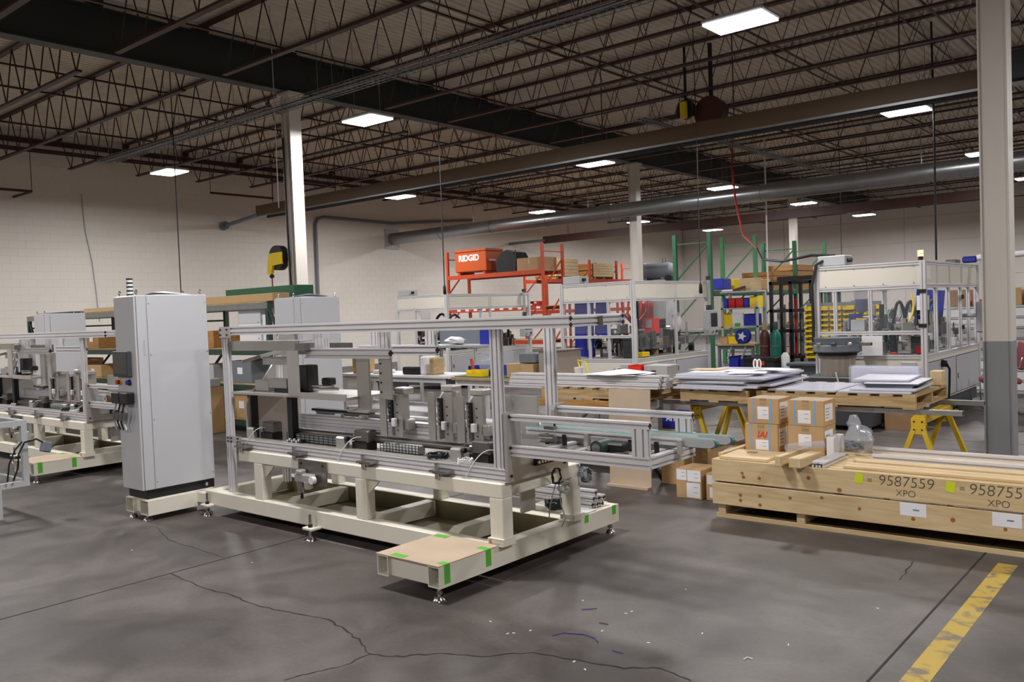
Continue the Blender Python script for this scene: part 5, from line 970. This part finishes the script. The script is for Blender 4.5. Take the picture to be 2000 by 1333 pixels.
openbin('parts_bin', 'bright red bin on the crowded table', 'redbin', -5.08, 8.02, .901, -4.92, 8.2, 1.07, .95)
t = thing('control_box', 'grey switch box on the crowded table beside the red bin', 'box', (-4.78, 8.15, .9)); part(t, 'box', 'lightgrey', B(-4.91, 8.06, .901, -4.62, 8.3, 1.07, .005)); part(t, 'rotary_switch', 'darkgrey', C((-4.78, 8.06, .99), (-4.78, 8.03, .99), .03, 12))
solo('long_bag', 'crumpled grey film lying under the white sheet edge', 'film', 'plastic', blob((-5.0, 8.45, .95), (.2, .1, .045), seed=44))
# ---------------------------------------------------------------- shelf bench, cylinders, bins beyond the middle machine
before_ = set(COL.objects)
t = bench('work_bench', 'grey steel shelf bench with coloured bins beside the middle machine', -7.85, 16.0, -7.0, 16.75, .9, 'oldwood', 'midgrey', .42)
for z in (1.25, 1.62, 1.96): part(t, 'upper_shelf', 'lightgrey', B(-7.85, 16.3, z-.03, -7.05, 16.75, z))
for x in (-7.84, -7.09): part(t, 'shelf_post', 'lightgrey', B(x, 16.66, .9, x+.05, 16.72, 1.95)); part(t, 'shelf_post', 'lightgrey', B(x, 16.3, .9, x+.04, 16.34, 1.75))
for i in range(2): part(t, 'strut', 'lightgrey', bar((-7.6+.3*i, 16.05, .6), (-7.5+.3*i, 16.05, .86), .03))
for i, (x, z, w_, h, m_, lab) in enumerate(((-7.78, 1.621, .08, .2, 'bluebin', 'narrow blue bin on the top bench shelf'), (-7.68, 1.621, .14, .2, 'red', 'red bin on the top bench shelf, first of two'), (-7.52, 1.621, .16, .2, 'red', 'wider red bin on the top bench shelf'), (-7.34, 1.621, .1, .2, 'bluebin', 'blue bin between red and yellow on the top bench shelf'), (-7.22, 1.621, .16, .22, 'binyellow', 'yellow bin at the end of the top bench shelf'), (-7.8, 1.251, .18, .26, 'binyellow', 'yellow bin stack on the middle bench shelf'), (-7.35, 1.251, .25, .24, 'bluebin', 'blue bin on the middle bench shelf'), (-7.6, .901, .2, .16, 'binyellow', 'yellow bin on the bench top'), (-7.78, .901, .16, .14, 'cardboard', 'tan tub on the bench top'), (-7.6, .421, .2, .22, 'bluebin', 'blue tub under the shelf bench, left of pair'), (-7.35, .421, .2, .22, 'blue', 'blue tub under the shelf bench, right of pair'))): openbin('parts_bin', lab, m_, x, 16.32 if z > .95 else 16.1, z, x+w_, 16.6, z+h, .9)
t = thing('spool', 'blue and white wire spool on the shelf bench', 'spool', (-7.3, 16.1, .9)); part(t, 'disc', 'blue', C((-7.3, 16.08, 1.05), (-7.3, 16.11, 1.05), .148, 24)); part(t, 'star', 'white', prism([(-7.3+(.1 if i % 2 == 0 else .045)*cos(i*pi/5), 1.05+(.1 if i % 2 == 0 else .045)*sin(i*pi/5)) for i in range(10)], 'y', 16.075, 16.08)); part(t, 'core', 'oldwood', C((-7.3, 16.11, 1.05), (-7.3, 16.2, 1.05), .08, 16)); part(t, 'rear_disc', 'blue', C((-7.3, 16.2, 1.05), (-7.3, 16.22, 1.05), .148, 24))
solo('binder', 'white folders leaning on the middle bench shelf', 'folder', 'paper', rot(B(-7.62, 16.36, 1.252, -7.38, 16.4, 1.52), .12, (-7.5, 16.38, 1.25), 'X')); solo('yellow_sheet', 'pale yellow translucent sheet standing on the shelf bench', 'sheet', 'pine', B(-7.5, 16.5, 1.961, -7.05, 16.51, 2.22)); solo('dustpan', 'brown brush lying on the shelf bench top level', 'brush', 'maroon', bar((-7.6, 16.4, 1.975), (-7.35, 16.42, 2.04), .05)); solo('paper_roll', 'white flat parcel on the top level of the shelf bench', 'parcel', 'white', B(-7.84, 16.35, 1.961, -7.6, 16.6, 2.0, .01)); solo('green_tub', 'small green tub on the middle bench shelf', 'tub', 'green', C((-7.5, 16.33, 1.251), (-7.5, 16.33, 1.31), .055, 14))
for o in COL.objects:
    if o not in before_ and o.parent is None: o.location.x -= .2
# gas cylinders and tool boxes
for x, m_, cap, lab in ((-6.94, 'maroon', 'oldwood', 'dark maroon gas cylinder with tan cap'), (-6.72, 'teal', 'darkgreen', 'teal green gas cylinder')):
    t = thing('gas_cylinder', lab+' behind the tool boxes', 'cylinder', (x, 15.9, 0)); part(t, 'bottle', m_, lathe([(.09, 0), (.1, .03), (.1, 1.02), (.09, 1.1), (.05, 1.17), (.03, 1.19)], (x, 15.9, 0), 24), smooth=True); part(t, 'cap', cap, lathe([(.042, 1.16), (.045, 1.3), (.03, 1.33)], (x, 15.9, 0), 16), smooth=True); part(t, 'band', 'steel', C((x, 15.9, .86), (x, 15.9, .875), .102, 20))
t = thing('pipe_rack', 'black stock rack holding upright rods behind the gas cylinders', 'rack', (-6.4, 16.5, 0))
for x in (-7.0, -6.6, -6.2, -5.85): part(t, 'rack_post', 'black', B(x, 16.3, 0, x+.06, 16.36, 2.1)); part(t, 'rack_post', 'black', B(x, 16.8, 0, x+.06, 16.86, 2.1))
for z in (2.05, 1.5, 1.1, .6): part(t, 'cross_bar', 'black', B(-7.0, 16.3, z, -5.8, 16.35, z+.06)); part(t, 'cross_bar', 'black', B(-7.0, 16.8, z, -5.8, 16.85, z+.06))
part(t, 'side_bar', 'blackmatte', B(-6.6, 15.75, 2.1, -5.8, 15.8, 2.18)); part(t, 'side_bar', 'blackmatte', B(-6.6, 15.8, 2.1, -6.54, 16.86, 2.16)); part(t, 'side_bar', 'blackmatte', B(-5.86, 15.8, 2.1, -5.8, 16.86, 2.16)); part(t, 'shelf_pan', 'darkgreen', B(-6.98, 16.36, .6, -5.82, 16.8, .62))
for i in range(9): 
    x = -6.95+i*.12; solo('metal_rod', '%s rod standing upright in the black stock rack, %s' % (('grey', 'steel', 'orange', 'red', 'grey', 'white', 'steel', 'dark', 'tan')[i], ('first', 'second', 'third', 'fourth', 'fifth', 'sixth', 'seventh', 'eighth', 'ninth')[i]), 'rod', ('lightgrey', 'steel', 'orange', 'red', 'midgrey', 'white', 'steel', 'darkgrey', 'oldwood')[i], bar((x, 16.6, .621), (x+.05, 16.5, 1.6+.05*(i % 4)), .045))
for z, h, w_, lab in ((.42, .27, .6, 'upper black wheeled tool box with orange handle'), (.16, .25, .64, 'middle black tool box with orange handle'), (0, .155, .66, 'lowest flat black tool box of the pile')):
    t = thing('tool_box', lab, 'tool box', (-6.72, 15.3, z)); part(t, 'body', 'blackmatte', B(-7.02, 15.1, z+.001, -7.02+w_, 15.5, z+h*.7, .01)); part(t, 'lid', 'black', B(-7.03, 15.09, z+h*.7, -7.01+w_, 15.51, z+h-.002, .01))
    if h > .2: part(t, 'handle', 'orange', B(-6.8, 15.07, z+h*.45, -6.6, 15.09, z+h*.75, .006))
# yellow bin wall
t = thing('bin_rack', 'louvred rack carrying rows of yellow bins', 'rack', (-5.7, 15.9, 0))
for x in (-6.12, -5.3, -4.75): part(t, 'post', 'midgrey', B(x, 15.95, 0, x+.04, 16.0, 1.68))
part(t, 'back_panel', 'midgrey', B(-6.12, 15.94, .5, -4.71, 15.95, 1.66)); part(t, 'foot', 'midgrey', B(-6.12, 15.7, 0, -4.7, 16.2, .04))
yb = None; RW = ('top', 'second', 'third', 'fourth', 'fifth', 'sixth', 'seventh', 'eighth', 'ninth', 'tenth'); 
for r in range(10):
    for k in range(6):
        x = -6.1+k*.235; z = 1.52-r*.098
        if yb is None:
            yb = thing('yellow_bin', 'yellow parts bin in the top row of the louvred rack', 'bin', (x, 15.9, z), group='yellow bins of the top row'); e = .006; w_ = .2; y0 = 15.78; y1 = 15.938; h = .075
            part(yb, 'bin_floor', 'binyellow', B(x, y0, z, x+w_, y1, z+e)); part(yb, 'bin_back', 'binyellow', B(x, y1-e, z+e, x+w_, y1, z+h)); part(yb, 'bin_side', 'binyellow', B(x, y0, z+e, x+e, y1-e, z+h)); part(yb, 'bin_side', 'binyellow', B(x+w_-e, y0, z+e, x+w_, y1-e, z+h)); part(yb, 'bin_front', 'binyellow', B(x+e, y0, z+e, x+w_-e, y0+e, z+h*.5)); part(yb, 'contents', 'lightgrey', B(x+.02, y0+.02, z+e, x+w_-.02, y1-.02, z+h*.45))
        else: clone(yb, (x, 15.9, z), 'yellow parts bin in the %s row of the louvred rack' % RW[r], group='yellow bins of the %s row' % RW[r])
t = thing('waste_bin', 'dark grey waste bin standing beside the bowl feeder', 'bin', (-4.85, 12.6, 0)); part(t, 'body', 'darkgrey', prism([(-5.0, 0), (-4.72, 0), (-4.66, .74), (-5.06, .74)], 'y', 12.45, 12.75)); part(t, 'rim', 'darkgrey', B(-5.1, 12.42, .74, -4.62, 12.78, .79, .01)); part(t, 'white_notice', 'paper', B(-4.88, 12.447, .45, -4.8, 12.45, .62))
t = thing('jug', 'white jug on the floor tool box beside the yellow bins', 'jug', (-6.25, 15.3, .42)); part(t, 'jug', 'white', lathe([(.07, 0), (.075, .02), (.075, .22), (.03, .28)], (-6.25, 15.2, .5), 16), smooth=True)
solo('blue_tote', 'dark blue tote on the floor beside the tool boxes', 'tote', 'blue', B(-6.34, 15.0, 0, -5.95, 15.35, .5, .015))
# white drawer cabinets, chairs and the bench at the picture edge
for i, (x, lab) in enumerate(((-3.95, 'white drawer cabinet behind the beacon machine'), (-3.1, 'white drawer cabinet half hidden by the grey-footed column'), (-1.35, 'white drawer cabinet past the column at the picture edge'))):
    t = thing('drawer_cabinet', lab, 'cabinet', (x+.4, 16.8, 0)); part(t, 'body', 'lightgrey', B(x, 16.5, 0, x+.8, 17.2, 1.5, .006))
    for j in range(8): d = part(t, 'drawer', 'white', B(x+.03, 16.485, .06+j*.18, x+.77, 16.5, .22+j*.18, .004)); part(d, 'drawer_pull', 'midgrey', B(x+.05, 16.478, .2+j*.18, x+.75, 16.485, .215+j*.18))
for i, (x, m_, lab) in enumerate(((-3.8, 'cardboard2', 'brown carton on the first drawer cabinet'), (-3.45, 'orange', 'orange tray on the first drawer cabinet'), (-3.0, 'cardboard', 'tan carton on the second drawer cabinet'), (-2.65, 'white', 'white carton on the second drawer cabinet'))): solo('carton' if m_ != 'orange' else 'tray', lab, 'box' if m_ != 'orange' else 'tray', m_, B(x, 16.6, 1.501, x+.3, 17.0, 1.501+(.3 if m_ != 'orange' else .12), .005))
def chair(x, y, rz, lab):
    t = thing('office_chair', lab, 'chair', (x, y, 0)); t.rotation_euler.z = 0
    part(t, 'seat', 'chairred', B(x-.24, y-.24, .42, x+.24, y+.24, .5, .03)); part(t, 'backrest', 'chairred', rot(B(x-.23, y+.2, .62, x+.23, y+.26, 1.02, .025), -.2, (x, y+.23, .6), 'X')); 
    for s in (-1, 1): part(t, 'arm_tube', 'chrome', T([(x+s*.26, y-.2, .03), (x+s*.26, y-.22, .45), (x+s*.26, y-.1, .66), (x+s*.26, y+.2, .66), (x+s*.25, y+.24, .8)], .013, 8), smooth=True); part(t, 'sled_base', 'chrome', T([(x+s*.26, y-.2, .03), (x+s*.26, y, .014), (x+s*.26, y+.26, .014)], .013, 8), smooth=True); part(t, 'armrest', 'black', B(x+s*.26-.025, y-.12, .67, x+s*.26+.025, y+.15, .69, .008))
    part(t, 'cross_tube', 'chrome', C((x-.26, y+.24, .014), (x+.26, y+.24, .014), .013, 8))
    t.rotation_euler.z = rz; return t
chair(-2.55, 13.9, rad(-70), 'red upholstered chair with chrome arms left of the column'); chair(-1.35, 12.0, rad(60), 'red upholstered chair past the column at the picture edge')
t = bench('work_bench', 'grey bench past the column at the picture edge', -1.3, 18.5, .8, 19.2, .95, 'lightgrey', 'midgrey'); part(t, 'backboard', 'midgrey', B(-1.3, 19.15, .95, .8, 19.2, 2.0)); openbin('parts_bin', 'blue bin on the bench past the column', 'bluebin', -1.25, 18.6, .951, -.8, 18.9, 1.15)
# tank unit behind the second column, compressor
t = thing('air_tank', 'grey horizontal air tank on a cabinet behind the second column', 'tank', (-14.2, 24.3, 0)); part(t, 'tank', 'midgrey', lathe([(.1, -.62), (.24, -.55), (.27, -.45), (.27, .45), (.24, .55), (.1, .62)], (-14.2, 24.3, 2.85), 20, 'x'), smooth=True); part(t, 'louvred_cabinet', 'lightgrey', B(-14.75, 23.95, .1, -13.7, 24.65, 2.56, .01)); part(t, 'motor', 'black', B(-13.7, 24.0, 2.4, -13.5, 24.3, 2.7, .02)); part(t, 'saddle', 'midgrey', B(-14.6, 24.1, 2.56, -14.45, 24.5, 2.65), B(-13.95, 24.1, 2.56, -13.8, 24.5, 2.65)); part(t, 'base_frame', 'darkgrey', B(-14.75, 23.95, 0, -13.7, 24.65, .1))
for i in range(7): part(t, 'louvre', 'midgrey', B(-14.65, 23.94, 1.9+i*.085, -13.8, 23.95, 1.92+i*.085))
for d in (0, .12): part(t, 'fitting', 'midgrey', C((-13.95+d, 24.3, 3.1), (-13.95+d, 24.3, 3.25), .03, 8))
# ================================================================ reels, hoses and drop cords
t = thing('cord_reel', 'yellow and black cord reel mounted on the nearest white column', 'reel', (-14.2, 9.9, 2.6)); part(t, 'drum', 'black', C((-14.15, 9.85, 2.93), (-14.15, 10.0, 2.93), .24, 28), smooth=True); part(t, 'housing', 'yellow', prism([(-14.38, 2.62), (-14.26, 2.62), (-14.2, 2.78), (-13.93, 2.8), (-13.93, 3.03), (-14.3, 3.02), (-14.36, 2.85)], 'y', 9.8, 9.86)); part(t, 'arm', 'black', B(-13.97, 9.93, 2.85, -13.91, 10.05, 3.0)); part(t, 'cord', 'hose_red', T([(-14.3, 9.85, 2.62), (-14.27, 9.83, 2.3), (-14.25, 9.83, 1.9)], .015, 6)); part(t, 'cord_stop', 'black', blob((-14.3, 9.85, 2.58), (.05, .05, .04), seed=51, amp=.05))
t = thing('column_conduit', 'dark cable running down the nearest white column', 'cable', (-13.8, 9.9, 0)); part(t, 'cable', 'black', T([(-13.86, 9.93, 5.2), (-13.84, 9.93, 3.5), (-13.82, 9.94, 2.2), (-13.6, 9.93, 2.0), (-13.64, 9.93, 1.2)], .022, 6)); part(t, 'conduit', 'lightgrey', C((-13.74, 9.95, .5), (-13.74, 9.95, 5.6), .02, 8))
t = thing('hose_reel', 'dark round hose reel hanging under the joists above the crane rail', 'reel', (-7.95, 15.95, 5.4)); part(t, 'drum', 'black', C((-7.95, 15.85, 5.55), (-7.95, 16.1, 5.55), .3, 28), smooth=True); part(t, 'flange', 'maroon', C((-7.95, 15.83, 5.55), (-7.95, 15.85, 5.55), .32, 28)); part(t, 'hanger', 'blackmatte', B(-7.98, 15.93, 5.8, -7.92, 16.0, 6.93))
t = thing('cord_reel', 'yellow cord reel hanging high beside the dark hose reel', 'reel', (-8.35, 15.6, 5.4)); part(t, 'housing', 'yellow', B(-8.45, 15.55, 5.45, -8.3, 15.65, 5.8, .03)); part(t, 'drum', 'black', C((-8.38, 15.66, 5.65), (-8.38, 15.75, 5.65), .2, 22), smooth=True); part(t, 'hanger', 'blackmatte', B(-8.4, 15.68, 5.8, -8.36, 15.72, 6.93))
t = thing('air_hose', 'red air hose curving from the ceiling to the beacon machine', 'hose', (-6, 14, 0)); part(t, 'hose', 'hose_red', T([(-9.7, 20.6, 5.9), (-9.6, 20.3, 5.2), (-9.2, 19.6, 4.2), (-8.2, 17.8, 3.2), (-7.0, 15.8, 2.75)], .025, 8), smooth=True); part(t, 'cable_end', 'black', T([(-7.0, 15.8, 2.75), (-6.2, 14.2, 2.45), (-5.4, 13.1, 2.34), (-4.7, 12.5, 2.37), (-4.3, 12.3, 2.33)], .02, 8), smooth=True)
def drop(lab, x, y, z0, m_='black', r=.012, plug=True, z1=6.95):
    t = thing('drop_cord', lab, 'cord', (x, y, z0)); part(t, 'cord', m_, T([(x, y, z1), (x+.01, y, (z0+z1)/2+.3), (x, y, z0)], r, 6))
    if plug: part(t, 'plug', 'black', lathe([(.02, 0), (.035, .02), (.03, .16), (.015, .2)], (x, y, z0-.18), 10), smooth=True)
drop('black drop cord above the tall cabinet with operator panel', -16.75, 9.3, 1.6, plug=False, z1=6.95); drop('black drop cord with plug hanging before the orange rack', -12.32, 12.6, 2.3, z1=6.95); drop('thin drop cord with black plug in front of the middle machine', -7.6, 14.6, 2.1, r=.008); drop('dark drop cord falling to the top of the beacon machine', -4.35, 18.0, 2.4, r=.02, plug=False, z1=6.95); drop('white drop pole beside the red air hose', -9.9, 23.0, 2.0, 'white', .02, False); drop('thin dark cord leaning behind the beacon machine', -8.2, 24.0, 2.4, r=.01, plug=False); drop('thin cord with plug hanging past the column at the picture edge', -1.0, 13.5, 1.9, r=.01); drop('slender pale wire beside the nearest white column', -12.2, 8.6, 3.6, 'lightgrey', .008, False)
# scraps on the floor
RD = random.Random(77)
SCR = [(-2.511, 4.527), (-2.587, 4.025), (-2.598, 3.979), (-2.908, 4.025), (-2.933, 3.403), (-2.946, 3.376), (-2.872, 3.479), (-2.105, 3.948), (-2.281, 3.687), (-1.689, 4.053), (-2.445, 3.282), (-2.343, 3.244), (-3.15, 3.464), (-1.49, 4.816), (-5.328, 3.382), (-6.42, 3.062), (-2.554, 3.686)]
for i, (x, y) in enumerate(SCR): solo('paper_scrap', 'tiny white scrap lying on the bare concrete floor', 'scrap', 'white', rot(B(x, y, 0, x+.016, y+.006, .003), RD.uniform(0, 3), (x, y, 0)), group='white scraps on the floor')
solo('wire_offcut', 'curved blue wire offcut on the foreground floor', 'wire', 'blue', T([(-2.736, 3.493, .003), (-2.709, 3.555, .003), (-2.607, 3.598, .003), (-2.53, 3.59, .003), (-2.487, 3.554, .003)], .0022, 5)); solo('wire_offcut', 'short blue wire offcut nearer the machine step', 'wire', 'blue', T([(-2.834, 3.899, .003), (-2.771, 3.961, .003)], .002, 5))
solo('wire_offcut', 'short blue wire offcut between the curved one and the crack', 'wire', 'blue', T([(-2.37, 3.507, .003), (-2.305, 3.505, .003)], .002, 5)); solo('wire_offcut', 'black wire offcut just behind the curved blue one', 'wire', 'black', T([(-2.636, 3.783, .003), (-2.582, 3.792, .003)], .002, 5)); solo('wire_offcut', 'curled white strip on the floor before the crate', 'strip', 'white', T([(-1.796, 3.767, .003), (-1.791, 3.8, .003), (-1.763, 3.797, .003)], .003, 5))
t = thing('unit_heater', 'blue grey unit heater hung beside the top of the grey-footed column', 'heater', (-1.5, 12.2, 3.6)); part(t, 'casing', 'midgrey', B(-1.86, 12.0, 3.7, -1.1, 12.7, 4.5, .02)); part(t, 'diffuser', 'midgrey', prism([(-1.8, 3.7), (-1.16, 3.7), (-1.05, 3.5), (-1.9, 3.5)], 'y', 12.05, 12.6)); part(t, 'hanger_rod', 'galv', C((-1.6, 12.3, 4.5), (-1.6, 12.3, 6.9), .01, 6)); part(t, 'hanger_rod', 'galv', C((-1.3, 12.3, 4.5), (-1.3, 12.3, 6.9), .01, 6))
for i in range(5): part(t, 'louvre', 'lightgrey', B(-1.8, 11.98, 3.8+i*.13, -1.16, 12.0, 3.84+i*.13))
